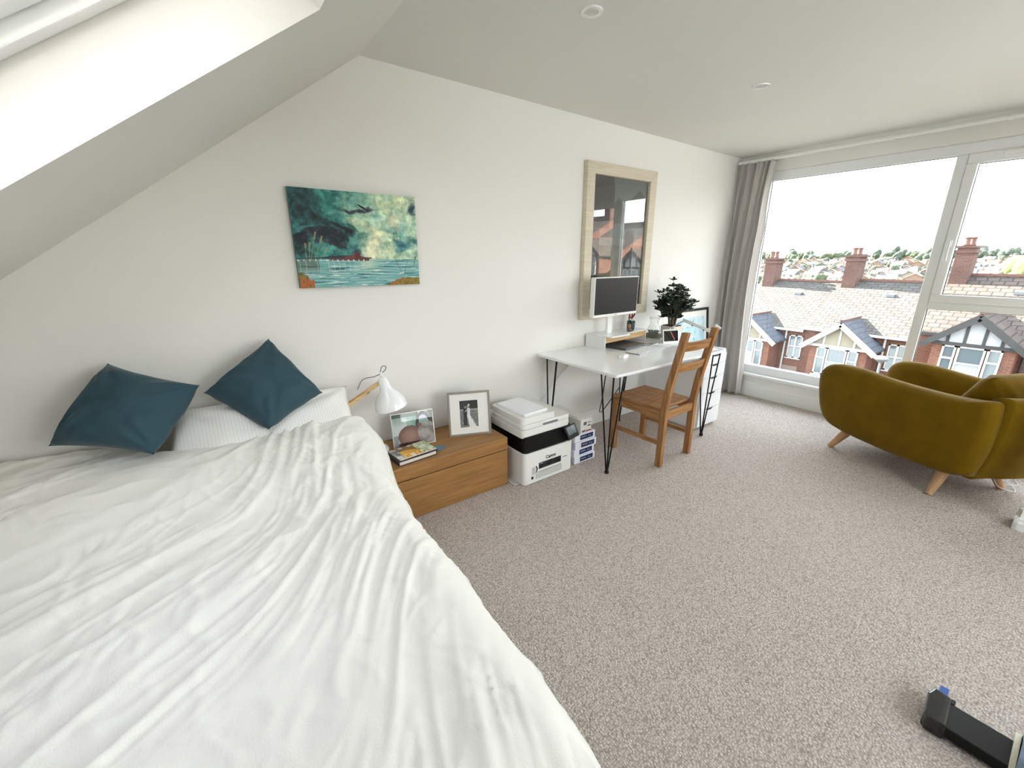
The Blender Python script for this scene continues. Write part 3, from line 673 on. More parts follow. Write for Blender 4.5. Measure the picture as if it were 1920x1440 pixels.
g(M_black).tube([(0, 0, .068), (.002, 0, .098)], [.004, .001], 8).done('spike', wf)
# glass jug terrarium
M_clear = glassmat('clear_glass', (.98, .99, .99), .9, .05)
jg = thing('glass_jug', 'clear glass jug planted as a small succulent terrarium', 'terrarium', (3.27, 2.30, DZ+.0005))
g(M_clear).lathe([(.045, 0), (.068, .006), (.076, .035), (.070, .075), (.050, .115), (.036, .145), (.036, .175), (.046, .205), (.0445, .205), (.034, .175), (.034, .145), (.048, .114), (.068, .075), (.074, .035), (.066, .008), (.0, .006)], 40).done('glass_body', jg, smooth='all')
g(M_clear).tube(smooth_path([(.05, -.02, .195), (.075, -.03, .185), (.082, -.035, .14), (.072, -.03, .095)]), .006, 10).done('handle', jg, smooth='all')
g(mat('sand_white', 'd6d3c8', .9)).lathe([(.0, .0085), (.064, .009), (.0715, .022), (.0, .024)], 32).done('sand_layer', jg, smooth=True)
g(mat('moss', '6c7157', .95, var=.5, vscale=80)).lathe([(.0715, .0245), (.073, .035), (.069, .056), (.04, .064), (0, .062)], 32).done('moss', jg, smooth=True)
q = g(mat('succulent', '5d7560', .6))
random.seed(3)
for c0 in ((.02, -.02, .066), (-.03, .0, .062), (.0, .03, .064)):
    for k in range(12):
        a = k*2.4; t_ = .010+.010*(k/12); q.tube([Vector(c0), Vector(c0)+Vector((math.cos(a)*t_, math.sin(a)*t_, .018-.010*k/12)), Vector(c0)+Vector((math.cos(a)*t_*1.9, math.sin(a)*t_*1.9, .026-.012*k/12))], [.003, .0055, .001], 6)
q.done('succulent', jg, smooth='all')
# jade plant
jp = thing('jade_plant', 'bushy dark green jade plant in a pale square pot on the desk', 'plant', (3.42, 2.22, DZ+.0005))
q = g(mat('pot_cream', 'd9d1c2', .5)); q.hexa([(-.055, -.055, 0), (.055, -.055, 0), (.055, .055, 0), (-.055, .055, 0), (-.07, -.07, .125), (.07, -.07, .125), (.07, .07, .125), (-.07, .07, .125)]); q.done('pot', jp, bevel=.005)
g(mat('soil', '2e211a', .95)).box(-.06, .06, -.06, .06, .1252, .131).done('soil', jp)
br = g(mat('jade_stem', '5e5240', .8)); lf = g(mat('jade_leaf', '263a2b', .45, var=.35, vscale=20))
random.seed(12)
def leaf(p, d, L):
    d = Vector(d).normalized(); sidev = d.cross(Vector((random.uniform(-1, 1), random.uniform(-1, 1), 1))).normalized(); n = d.cross(sidev).normalized()
    prof = [(0, .15), (.35, .75), (.7, 1.0), (.92, .6), (1, .05)]
    top = []; bot = []
    L2 = L*.42
    prev = None
    for t_, wv in prof:
        c = p + d*L*t_ + n*.12*L*t_*t_
        ring = [lf.bm.verts.new(c + sidev*L2*wv*.62), lf.bm.verts.new(c + n*L*.07*wv), lf.bm.verts.new(c - sidev*L2*wv*.62), lf.bm.verts.new(c - n*L*.07*wv)]
        if prev:
            for k in range(4): lf._f([prev[k], prev[(k+1) % 4], ring[(k+1) % 4], ring[k]])
        prev = ring
    lf._f(prev)
for (tx, ty, r_) in ((0, 0, .016), (-.03, .01, .012), (.035, -.01, .012)):
    br.tube(smooth_path([(tx*.7, ty, .13), (tx*1.3, ty, .20), (tx*2.2, ty*1.5, .28)], 4), [r_-.0006*i for i in range(9)], 8)
for k in range(64):
    a = k*2.399; q_ = (k+.5)/64; zf = -.95+1.95*random.random(); rr_ = math.sqrt(max(.06, 1-zf*zf))*math.sqrt(random.uniform(.25, 1))
    tip = Vector((.205*rr_*math.cos(a), .16*rr_*math.sin(a), .325+.145*zf + (.07 if k % 19 == 5 else 0)))
    base = Vector((.05*math.cos(a), .03*math.sin(a), .20+.05*random.random())); mid = base.lerp(tip, .55) + Vector((random.uniform(-.02, .02), random.uniform(-.02, .02), .012))
    path = smooth_path([base, mid, tip], 4); br.tube(path, [.006-.004*i/(len(path)-1) for i in range(len(path))], 5)
    for j in range(4, len(path), 2):
        for s_ in range(4):
            d = Vector((math.cos(s_*PI/2+j*.8), math.sin(s_*PI/2+j*.8), .35+.25*random.random())); leaf(path[j], d, random.uniform(.038, .054))
    for s_ in range(3): leaf(path[-1], (random.uniform(-.6, .6), random.uniform(-.6, .6), 1), .036)
br.done('stem', jp, smooth='all'); lf.done('foliage', jp, smooth='all')
# white-framed display in front of the plant
ph = thing('digital_frame', 'small white-edged tablet with a black screen leaning on the plant pot', 'tablet', (3.235, 2.09, DZ+.0005), R(-20)); ph.rotation_euler = (Matrix.Rotation(R(-20), 3, 'Z') @ Matrix.Rotation(R(-12), 3, 'X')).to_euler()
g(M_white).box(-.075, .085, 0, .012, 0, .125).done('casing', ph, bevel=.003)
g(mat('black_glass', '0a0a0c', .12)).box(-.066, .076, -.0008, 0, .022, .112).done('screen', ph)
tag(g(mat('red_pencil', 'c9474a', .4)).tube([(0, 0, .075), (.045, -.02, .0)], .0035, 8).done('pencil', loc=(3.205, 2.085, DZ+.035)) , 'red pencil leaning across the black tablet screen', 'pencil')
# papers on desk
for (px, py, rz, lab) in ((3.08, 2.02, 12, 'loose sheet of white paper on the desk in front of the tablet'), (3.20, 1.74, -6, 'white paper slip near the front right corner of the desk')):
    o = g(M_paper).box(0, .15, 0, .105, 0, .0012).done('paper_sheet', loc=(px, py, DZ+.0004), rot=(0, 0, R(rz))); tag(o, lab, 'paper')
cl = thing('calculator', 'flat pale desk calculator with rows of grey keys by the tablet', 'calculator', (3.0, 2.12, DZ+.0005), R(10))
g(M_wplast).box(0, .13, 0, .075, 0, .008).done('body', cl, bevel=.002); q = g(M_gplast)
for i in range(7):
    for j in range(3): q.box(.01+i*.016, .021+i*.016, .008+j*.021, .022+j*.021, .0081, .0098)
q.done('keys', cl)
# jointed desk lamp
dl = thing('desk_lamp', 'white jointed desk lamp folded low behind the chair back', 'desk lamp', (3.31, 2.17, DZ+.0005))
g(M_white).lathe([(.06, 0), (.06, .012), (.01, .016)], 28).done('base', dl, smooth=True)
g(M_chrome).tube([(0, 0, .014), (0.02, .0, .12), (.09, -.08, .185)], .006).done('post', dl)
q = g(M_wplast); q.bar((.09, -.07, .185), (.07, -.35, .120), .012, .012); q.bar((.09, -.07, .200), (.07, -.35, .135), .012, .012); q.done('arm', dl, bevel=.002)
for t_ in (.35, .75): g(M_black).sphere(Vector((.09, -.07, .180)).lerp(Vector((.07, -.35, .115)), t_), .009, 1).done('joint_knob', dl, smooth='all')
g(M_white).lathe([(.0, .06), (.012, .055), (.030, .0), (.028, .0), (.010, .048)], 24, (.08, -.40, .18), (-.3, .5, -.9)).done('lamp_head', dl, smooth=True)
# leaning picture
def mapp(u, v):
    n = fbm(u*5, v*5, 31); c = mixc(hx('9fd0e2'), hx('dfeaf0'), .5+1.2*n)
    if v > .55: c = mixc(hx('a5cdd9'), hx('cfe3e9'), .5+1.5*n)
    if .25 < u < .6 and v < .6: c = mixc(hx('e6b9c6'), c, .2+.6*abs(n))
    if math.sin(u*40+n*9)*math.sin(v*44) > .88: c = hx('5c8aa8')
    if u > .93 or v > .93 or u < .07: c = hx('eceae4')
    return c
lf_ = thing('framed_print', 'black-framed pale blue map print standing behind the desk end', 'picture', (3.80, 2.335, 0)); lf_.rotation_euler = (R(-7.2), 0, 0)
q = g(mat('black_frame', '151515', .4)); FW, FH = .64, .965
q.box(0, FW, 0, .025, 0, .025); q.box(0, FW, 0, .025, FH-.025, FH); q.box(0, .025, 0, .025, .025, FH-.025); q.box(FW-.025, FW, 0, .025, .025, FH-.025); q.done('frame', lf_, bevel=.001)
picture('print', FW-.05, FH-.05, 80, 110, mapp, lf_, (.025, .012, .025), (1, 0, 0), (0, 0, 1))
g(glassmat('picture_glass')).box(.025, FW-.025, .006, .0068, .025, FH-.025).done('glass', lf_)
g(M_black).box(.01, FW-.01, .014, .024, .01, FH-.01).done('backing', lf_)
# cables
def cable(name, pts, r, mt, lab, n=8): return tag(g(mt).tube(smooth_path(pts, n), r, 8).done(name, smooth='all'), lab, 'cable')
cable('power_cable', [(2.53, 2.44, .725), (2.40, 2.455, .62), (2.22, 2.46, .48), (2.05, 2.45, .30), (1.97, 2.44, .12), (1.93, 2.42, .012), (1.90, 2.40, .01)], .005, M_wplast, 'white power cable sloping down the wall behind the printer')
cable('power_cable', [(2.30, 1.98, .725), (2.31, 2.0, .60), (2.36, 2.06, .42), (2.50, 2.20, .25), (2.66, 2.30, .20), (2.85, 2.36, .27), (2.95, 2.38, .33)], .004, M_black, 'black power cable looping beneath the desk')

# ================================================================== CHAIR
ch = thing('dining_chair', 'aged pine ladder-back chair at the desk', 'chair', (2.685, 1.61, 0), R(1.2))
hw = .185
for s in (-1, 1):
    # back post: straight to the seat then raked
    q = g(M_pinev)
    pts = [(0, 0.0), (.0, .44), (-.022, .62), (-.095, 1.0)]
    prev = None
    for i, (yy, zz) in enumerate(pts):
        ring = [(s*hw-.019, yy-.022, zz), (s*hw+.019, yy-.022, zz), (s*hw+.019, yy+.024, zz), (s*hw-.019, yy+.024, zz)]
        vs = [q.bm.verts.new(r_) for r_ in ring]
        if prev:
            for k in range(4): q._f([prev[k], prev[(k+1) % 4], vs[(k+1) % 4], vs[k]])
        else: q._f(vs[::-1])
        prev = vs
    q._f(prev); q.done('back_post', ch, bevel=.004)
    g(M_pinev).box(s*(hw+.006)-.02, s*(hw+.006)+.02, .395, .437, 0, .425).done('leg', ch, bevel=.003)
    g(M_pine).box(s*hw-.011, s*hw+.011, .024, .395, .165, .195).done('stretcher', ch, bevel=.002)
    g(M_pine).box(s*(hw+.003)-.011, s*(hw+.003)+.011, .024, .395, .365, .425).done('seat_rail', ch, bevel=.002)
g(M_pine).box(-hw+.019, hw-.019, -.012, .012, .365, .425).done('seat_rail', ch, bevel=.002)
g(M_pine).box(-hw+.014, hw-.014, .405, .427, .365, .425).done('seat_rail', ch, bevel=.002)
q = g(M_pine)
for k in range(4):
    a = -.205+k*.1025; y0 = .026 if k in (0, 3) else -.015; q.box(a+.0006, a+.1019, .028, .445, .4255, .447)
q.done('seat', ch, bevel=.004)
def rung(z0, z1):
    q = g(M_pine); yb = lambda z: -.022-.073*(z-.62)/.38
    n = 10; prev = None
    for i in range(n+1):
        t_ = i/n*2-1; xx = t_*(hw-.018); bow = -.022*(1-t_*t_)
        ring = [(xx, yb(z0)+bow-.008, z0), (xx, yb(z0)+bow+.008, z0), (xx, yb(z1)+bow+.008, z1), (xx, yb(z1)+bow-.008, z1)]
        vs = [q.bm.verts.new(r_) for r_ in ring]
        if prev:
            for k in range(4): q._f([prev[k], prev[(k+1) % 4], vs[(k+1) % 4], vs[k]])
        else: q._f(vs[::-1])
        prev = vs
    q._f(prev); q.done('back_slat', ch, bevel=.002)
rung(.715, .775); rung(.865, .93)

# ================================================================== WALL PICTURES
# canvas painting
def painting(u, v):
    wx, wy = u+.11*fbm(u*3, v*3, 2), v+.11*fbm(u*3, v*3, 7)
    n = fbm(wx*3.0, wy*3.0, 4, 7); n2 = fbm(wx*7, wy*7, 14, 6)
    L = mixc(hx('1c5a5c'), hx('3a8f84'), .5+.9*n)
    Rr = mixc(hx('7fb5a8'), hx('d6dcb0'), .5+.9*n+.3*n2)
    c = mixc(L, Rr, sstep(.33, .58, wx+.12*n))
    d = math.hypot((wx-.22)/.22, (wy-.52)/.22); c = mixc(hx('10202c'), c, sstep(.25, 1.15, d+.75*n2))
    d = math.hypot((wx-.10)/.16, (wy-.85)/.22); c = mixc(hx('174046'), c, sstep(.3, 1.3, d+.4*n2))
    d = math.hypot((wx-.60)/.10, (wy-.42)/.16); c = mixc(hx('e4e6c4'), c, sstep(.2, 1.2, d+.3*n))
    d = math.hypot((wx-.80)/.10, (wy-.76)/.13); c = mixc(hx('dfe4c4'), c, sstep(.2, 1.2, d+.3*n))
    d = math.hypot((wx-.88)/.16, (wy-.46)/.10); c = mixc(hx('2f6d78'), c, sstep(.3, 1.2, d+.5*n2))
    d = math.hypot((wx-.97)/.06, (wy-.88)/.10); c = mixc(hx('2c4756'), c, sstep(.3, 1.2, d+.5*n2))
    d = math.hypot((wx-.50)/.12, (wy-.885)/.04); c = mixc(hx('3a4150'), c, sstep(.3, 1.1, d+.5*n2))
    if math.hypot((u-.545)/.045, (v-.845-(.545-u)*.7)/.013) < 1: c = hx('14161c')
    fb_ = .16*fbm(u*22, v*16, 61, 4) + .12*n2; c = tuple(k_+fb_ for k_ in c)
    if v < .30:  # water
        s = noise.noise(Vector((u*5, v*60, 3))); s2 = noise.noise(Vector((u*9, v*120, 5)))
        c = mixc(hx('4f8d92'), hx('9cc6c0'), .5+.9*s)
        c = mixc(c, hx('dfe8c8'), math.exp(-((u-.55)/.08)**2)*.6*sstep(.08, .28, v))
        if s2 > .42: c = mixc(c, hx('f0f6ee'), .8)
        if s < -.38: c = mixc(c, hx('24545e'), .8)
        if u < .16: c = mixc(c, hx('4c5a4c'), .6*sstep(.13, .22, v))
    # land and castle
    if .30 < v < .30+.028*math.exp(-((u-.36)/.16)**2)+.012: 
        if u < .58: c = hx('2a2c38')
    if .24 < u < .56 and .285 < v < .30+.05*math.exp(-((u-.44)/.08)**2)+.03*noise.noise(Vector((u*45, 0, 0))): c = mixc(hx('54242a'), hx('7a3a34'), .5+n2)
    if abs(u-.465) < .022+.008*noise.noise(Vector((v*80, 0, 1))) and .3 < v < .375+.02*noise.noise(Vector((u*90, 0, 0))): c = hx('5a2328')
    if abs(v-.285) < .006 and u < .55 and math.sin(u*150) > .8: c = hx('eaf4f4')
    if v < .285 and v > .17 and abs(math.sin(u*75)) > .995 and u < .5: c = mixc(c, hx('d8ecec'), .6)
    # banks
    bl = .12+.14*noise.noise(Vector((u*30, 0, 2))) 
    if u < .11 and v < bl*1.25*(1-u/.13)+.05: c = mixc(mixc(hx('b0622a'), hx('6f7a34'), sstep(.05, .16, v)+.9*n2), hx('3d3a20'), .8*max(0, fbm(u*40, v*18, 5)))
    if u > .66 and v < .085*sstep(.66, .85, u)+.012*noise.noise(Vector((u*30, 3, 2))): c = mixc(mixc(hx('a8642a'), hx('8a7a26'), .5+1.8*n2), hx('3d3320'), .9*max(0, fbm(u*40, v*30, 5)))
    # reeds
    for (a, b0, a1, b1, hd) in ((.10, .28, .16, .58, 1), (.13, .28, .205, .54, 1), (.07, .28, .075, .46, 1), (.09, .28, .11, .47, 1), (.17, .30, .235, .42, 1), (.84, .13, .775, .33, 0), (.80, .5, .79, .6, 1), (.82, .5, .81, .61, 1), (.95, .2, .975, .33, 1), (.86, .13, .90, .30, 0)):
        t_ = ((u-a)*(a1-a)+(v-b0)*(b1-b0))/((a1-a)**2+(b1-b0)**2)
        if 0 < t_ < 1:
            dd = math.hypot(u-a-t_*(a1-a), v-b0-t_*(b1-b0))
            if dd < (.0065 if (hd and t_ > .72) else .0022): c = mixc(hx('a08a6e') if u < .5 else hx('4c5a4c'), c, .2)
    return c
cp = thing('canvas_painting', 'unframed canvas painting of a stormy teal sky over water', 'painting', (.425, WY-.03, 1.312))
CW, CHt = .665, .487
g(mat('canvas_edge', '51706c', .8)).box(0, CW, .001, .028, 0, CHt).done('canvas', cp, bevel=.001)
picture('painted_scene', CW, CHt, 300, 220, painting, cp, (0, 0, 0), (1, 0, 0), (0, 0, 1), paintmat('canvas_paint', .55))
# large glazed print
def street(u, v):
    n = fbm(u*5, v*9, 41, 6); c = mixc(hx('6d7470'), hx('8d9186'), .5+n)
    if v > .55: c = mixc(c, hx('4b5458'), .4+.5*n)
    if u < .34+.05*math.sin(v*9) and v > .62: c = mixc(hx('1f1c1b'), hx('34302c'), .5+n)
    if .34 < u < .56 and .66 < v < .86-.6*abs(u-.47): c = mixc(hx('3c3a36'), hx('5c5346'), .5+n)
    if u > .70 and v > .74 and v < .93-.5*abs(u-.85): c = mixc(hx('2c2420'), hx('4b4037'), .5+n)
    if u < .16 and v < .62: c = mixc(hx('222427'), hx('35383a'), .5+n)
    if .62 < u < .80 and v < .62: c = mixc(hx('25272a'), hx('3c3e3c'), .5+n)
    if .16 <= u <= .62 and v < .5: c = mixc(hx('5e5a52'), hx('847a6a'), .5+n)
    if u > .8 and v < .5: c = mixc(hx('3f3d3a'), hx('6b6254'), .5+n)
    if v < .18: c = mixc(hx('17191b'), c, .3)
    return c
GP = thing('framed_print', 'tall pale wood framed dark street print with reflecting glass', 'picture', (2.48, WY-.045, .975))
FW, FH, fb = .84, 1.185, .085
GP.rotation_euler = (0, R(-.4), 0)
q = g(M_fwood)
for a in ([(0, 0, 0), (FW, 0, 0), (FW-fb, 0, fb), (fb, 0, fb)], [(0, 0, FH), (fb, 0, FH-fb), (FW-fb, 0, FH-fb), (FW, 0, FH)], [(0, 0, 0), (fb, 0, fb), (fb, 0, FH-fb), (0, 0, FH)], [(FW, 0, 0), (FW, 0, FH), (FW-fb, 0, FH-fb), (FW-fb, 0, fb)]):
    q.prism(a, (0, .042, 0))
q.done('frame', GP, bevel=.003)
picture('print', FW-2*fb, FH-2*fb, 110, 150, street, GP, (fb, .030, fb), (1, 0, 0), (0, 0, 1), paintmat('glossy_print', .3))
g(glassmat('reflective_glass', (.95, .96, .96), 1.0, .11)).box(fb, FW-fb, .022, .0235, fb, FH-fb).done('glass', GP)

# ================================================================== CURTAIN + RAIL
rl = thing('curtain_rail', 'white curtain rail running above the window', 'curtain rail', (WX-.10, 0, 2.385))
g(M_gloss).tube([(0, -1.5, 0), (0, WY-.02, 0)], .016, 14).done('pole', rl, smooth=True)
for yy in (-1.3, -.6, .05, .62, 1.25, 1.95, 2.4):
    q = g(M_gloss).box(-.008, .10, yy-.010, yy+.010, -.006, .006); q.lathe([(.020, -.012), (.020, .012)], 14, (0, yy, 0), (0, 1, 0)); q.done('bracket', rl, bevel=.001)
cu = g(M_curt)
def cfn(u, v):
    z = .012 + v*(2.372-.012)
    spread = 1 - .12*math.exp(-((v-.55)/.4)**2)
    y = 2.455 - u*.375*spread + .015*math.sin(v*3)
    ph_ = u*2*PI*5.2 + 1.3*noise.noise(Vector((u*3.5, v*.8, 12)))*2 + .5*math.sin(v*2.3+u*4)
    amp = .055*(1-.3*v) * (.75+.35*noise.noise(Vector((u*5, v*1.2, 2))))
    xx = WX-.10 + amp*math.sin(ph_) + .012*math.sin(ph_*2.1+v*2)
    y += .012*math.cos(ph_)
    if v > .955: xx += .006*math.sin(u*2*PI*24); 
    if u > .8: y += .05*(u-.8)/.2*math.sin(min(1, max(0, (v-.75)/.25))*PI)*.6
    return Vector((min(xx, WX-.045), min(y, WY-.024), z))
cu.grid(220, 90, cfn)
cu = cu.done('curtain', smooth='all', solid=.003); tag(cu, 'pale grey pleated curtain gathered at the window corner', 'curtain')

# ================================================================== ARMCHAIR
ac = thing('armchair', 'mustard velvet armchair with splayed wooden legs facing the window', 'armchair', (3.58, .345, 0), R(62)-PI/2)
# local: +y forward, +x to the chair's far side (right)
AWd = .73
def arm(x0, x1, nm):
    # side silhouette in (y, z), padded outwards
    out = [(-.16, .215), (-.02, .172), (.30, .150), (.60, .150), (.75, .165), (.84, .20), (.905, .28), (.945, .40), (.965, .50), (.96, .575), (.925, .625), (.86, .655), (.76, .668), (.62, .668), (.45, .655), (.25, .650), (.05, .655), (-.08, .668), (-.17, .68), (-.19, .60), (-.19, .40)]
    P = [Vector((0, a, b)) for a, b in out]; pth = smooth_path(P+[P[0]], 4)[:-1]; c0 = sum(pth, Vector())/len(pth)
    q = g(M_must); rings = []
    for t_ in (0, .12, .35, .65, .88, 1):
        k = {0: .055, .12: .018, .35: 0, .65: 0, .88: .018, 1: .055}[t_]
        xx = x0 + (x1-x0)*t_; ring = []
        for p_ in pth:
            d = (c0-p_); d = d.normalized()*k; ring.append(q.bm.verts.new((xx, p_.y+d.y, p_.z+d.z)))
        rings.append(ring)
    n = len(pth)
    for a, b in zip(rings, rings[1:]):
        for k in range(n): q._f([a[k], a[(k+1) % n], b[(k+1) % n], b[k]])
    for ring, xx, s in ((rings[0], x0, 1), (rings[-1], x1, -1)):
        # bulged cheek
        ins = [q.bm.verts.new((xx-.012*s, c0.y+(v.co.y-c0.y)*.82, c0.z+(v.co.z-c0.z)*.82)) for v in ring]
        for k in range(n): q._f([ring[k], ring[(k+1) % n], ins[(k+1) % n], ins[k]])
        cv = q.bm.verts.new((xx-.016*s, c0.y, c0.z))
        for k in range(n): q._f([ins[k], ins[(k+1) % n], cv])
    return q.done(nm, ac, smooth='all')
arm(-.03, .095, 'arm'); arm(AWd-.125, AWd, 'arm')
# back shell
q = g(M_must)
def backpt(u, v):
    # u across, v bottom..top ; outer then over the top to the inner face
    a = 2*u-1
    xx = .06 + (AWd-.15)*(u); bow = .05*(1-a*a)
    if v < .5: t_ = v/.5; return Vector((xx, -.15 - bow - .07*t_ + .02*math.sin(t_*PI)*-1, .20+.475*t_))
    t_ = (v-.5)/.5
    if t_ < .25: s = t_/.25; an = s*PI; return Vector((xx, -.22-bow + .055*(1-math.cos(an)), .675+.032*math.sin(an)))
    s = (t_-.25)/.75; return Vector((xx, -.11-bow+.05*s, .675-.40*s))
V = q.grid(20, 40, backpt)
for i in (0, -1):
    try: q._f([v for v in V[i]])
    except Exception: pass
q.done('backrest', ac, smooth='all', merge=True)
q = g(M_must).box(.07, AWd-.10, -.14, .84, .165, .30); q.done('seat_base', ac, bevel=.03, bseg=4)
g(M_must).box(.10, AWd-.13, -.02, .87, .30, .44).done('seat_cushion', ac, bevel=.045, bseg=5, smooth=True)
o = cushion_quad('back_cushion', [(.11, .14, .40), (.60, .14, .40), (.62, -.07, .80), (.09, -.07, .80)], .20, M_must, 21, ac, 30, pinch=.03, wr=.008)
q = g(mat('mustard_seam', '4c3d08', .9)).tube([(.07, -.205, .677), (.22, -.235, .682), (.36, -.245, .684), (.50, -.235, .682), (.64, -.205, .677)], .004, 8); q.done('back_piping', ac, smooth='all')
for (tx, ty, bx, by) in ((.075, .65, -.005, .735), (.13, .03, 0, .0), (.50, .08, .545, -.015), (.60, .65, .68, .735)):
    g(M_beech).tube([(bx, by, 0.0), (tx, ty, .20)], [.019, .038], 20).done('leg', ac, smooth=True)
# cord by the armchair leg, white box unit behind
cable('charging_cable', [(4.55, .03, .012), (4.40, .06, .008), (4.25, .10, .007), (4.16, .04, .007), (4.06, .02, .007), (3.98, .09, .04), (4.03, .13, .09), (4.12, .10, .02), (4.2, .02, .007), (4.3, .04, .007)], .0022, M_wplast, 'thin white charging cable tangled round the armchair rear leg')
cable('charging_cable', [(3.80, .02, .41), (3.77, .0, .385), (3.775, -.012, .34), (3.82, -.02, .30), (3.88, -.026, .28)], .0025, mat('cream_cord', 'cfc3a2', .5), 'cream cord hanging in a loop beside the armchair back')
fc = thing('low_cabinet', 'low white cabinet on a dark plinth in the window corner', 'cabinet', (4.42, -.015, 0))
g(M_gloss).box(0, .30, 0, .22, .05, .22).done('body', fc, bevel=.004); g(M_black).box(.02, .30, .02, .20, 0, .05).done('plinth', fc)

# ================================================================== VACUUM WAND on the carpet
vc = thing('vacuum_wand', 'black plastic vacuum wand with a blue tab and grey end on the carpet', 'vacuum cleaner', (1.718, .020, .0), R(-90))
rbox(M_black, .035, .21, -.060, .060, .012, .050, .008).done('tube', vc, bevel=.005)
g(mat('gloss_black', '060607', .12, coat=.6)).prism([(.002, -.055, .004), (.012, -.069, .004), (.056, -.069, .004), (.048, .072, .004), (.004, .080, .004), (-.006, .04, .004)], (0, 0, .056)).done('head', vc, bevel=.006, bseg=3)
g(mat('blue_tab', '1d4f9a', .4)).box(.014, .036, .076, .116, .034, .054).done('release_tab', vc, bevel=.003)
g(M_black).tube([(.052, .060, .045), (.052, .082, .045)], .006, 10).done('hinge_pin', vc)
g(mat('cream_ring', 'cfcdb8', .5)).lathe([(.058, -.006), (.058, .006)], 32, (.190, -.004, .060), (1, .0, .1)).done('collar', vc, smooth=True)
g(mat('blue_grey', '8494a8', .35, metal=.3)).lathe([(.060, 0), (.064, .02), (.064, .10), (.060, .16), (.0, .165)], 32, (.196, -.004, .064), (1, 0, .05)).done('motor_housing', vc, smooth=True)

# ================================================================== OUTSIDE
exec_out = True
M_slate = brickmat('grey_slates', '4e4c49', '464442', '33312f', .45, .26, .07, .5, .9, var=.5)
M_tile = brickmat('pinkish_tiles', '524a45', '49423e', '342f2d', .42, .34, .08, .5, .9, var=.45)
M_slate2 = brickmat('dark_slates', '474b52', '3f434a', '2b2f35', .5, .3, .05, .4, .7, var=.35)
M_brick = brickmat('red_brick', '704637', '5e3d32', '655852', .225, .075, .14, .2, .9, var=.4)
M_cbrick = brickmat('chimney_brick', '573d37', '4a342f', '564c48', .225, .075, .14, .2, .9, var=.4)
M_cream = mat('cream_render', '7c7668', .9); M_wrend = mat('white_render', '908d88', .9); M_pink = mat('pink_render', '72665f', .9)
M_terra = mat('terracotta', '553a32', .8); M_wtrim = mat('white_trim', '979795', .5); M_dtrim = mat('black_timber', '232425', .6)
M_pane = mat('house_glass', '4a555a', .08, spec=.8); M_net = mat('net_curtain', '7f888b', .9); M_lead = mat('lead_flashing', '5c5f63', .6)
M_road = mat('asphalt', '55554f', .95, var=.3, vscale=1)
def window_unit(parent, x, y0, y1, z0, z1, cols=1, mid=.5, net=True, arch=False):
    f = g(M_wtrim); t = .07
    f.box(x-.06, x+.04, y0, y1, z0, z0+t); f.box(x-.06, x+.04, y0, y1, z1-t, z1); f.box(x-.06, x+.04, y0, y0+t, z0, z1); f.box(x-.06, x+.04, y1-t, y1, z0, z1)
    for k in range(1, cols): yy = y0+(y1-y0)*k/cols; f.box(x-.06, x+.04, yy-.05, yy+.05, z0, z1)
    zm = z0+(z1-z0)*mid; f.box(x-.07, x+.03, y0, y1, zm-.04, zm+.04); f.box(x-.14, x, y0-.05, y1+.05, z0-.06, z0)
    o = f.done('window', parent)
    p_ = g(M_pane).box(x-.01, x, y0+.05, y1-.05, z0+.05, z1-.05); p_.done('pane', o)
    if net: g(M_net).box(x-.016, x-.011, y0+t, y1-t, z0+t, zm-.04).done('net_curtain', o)
    return o
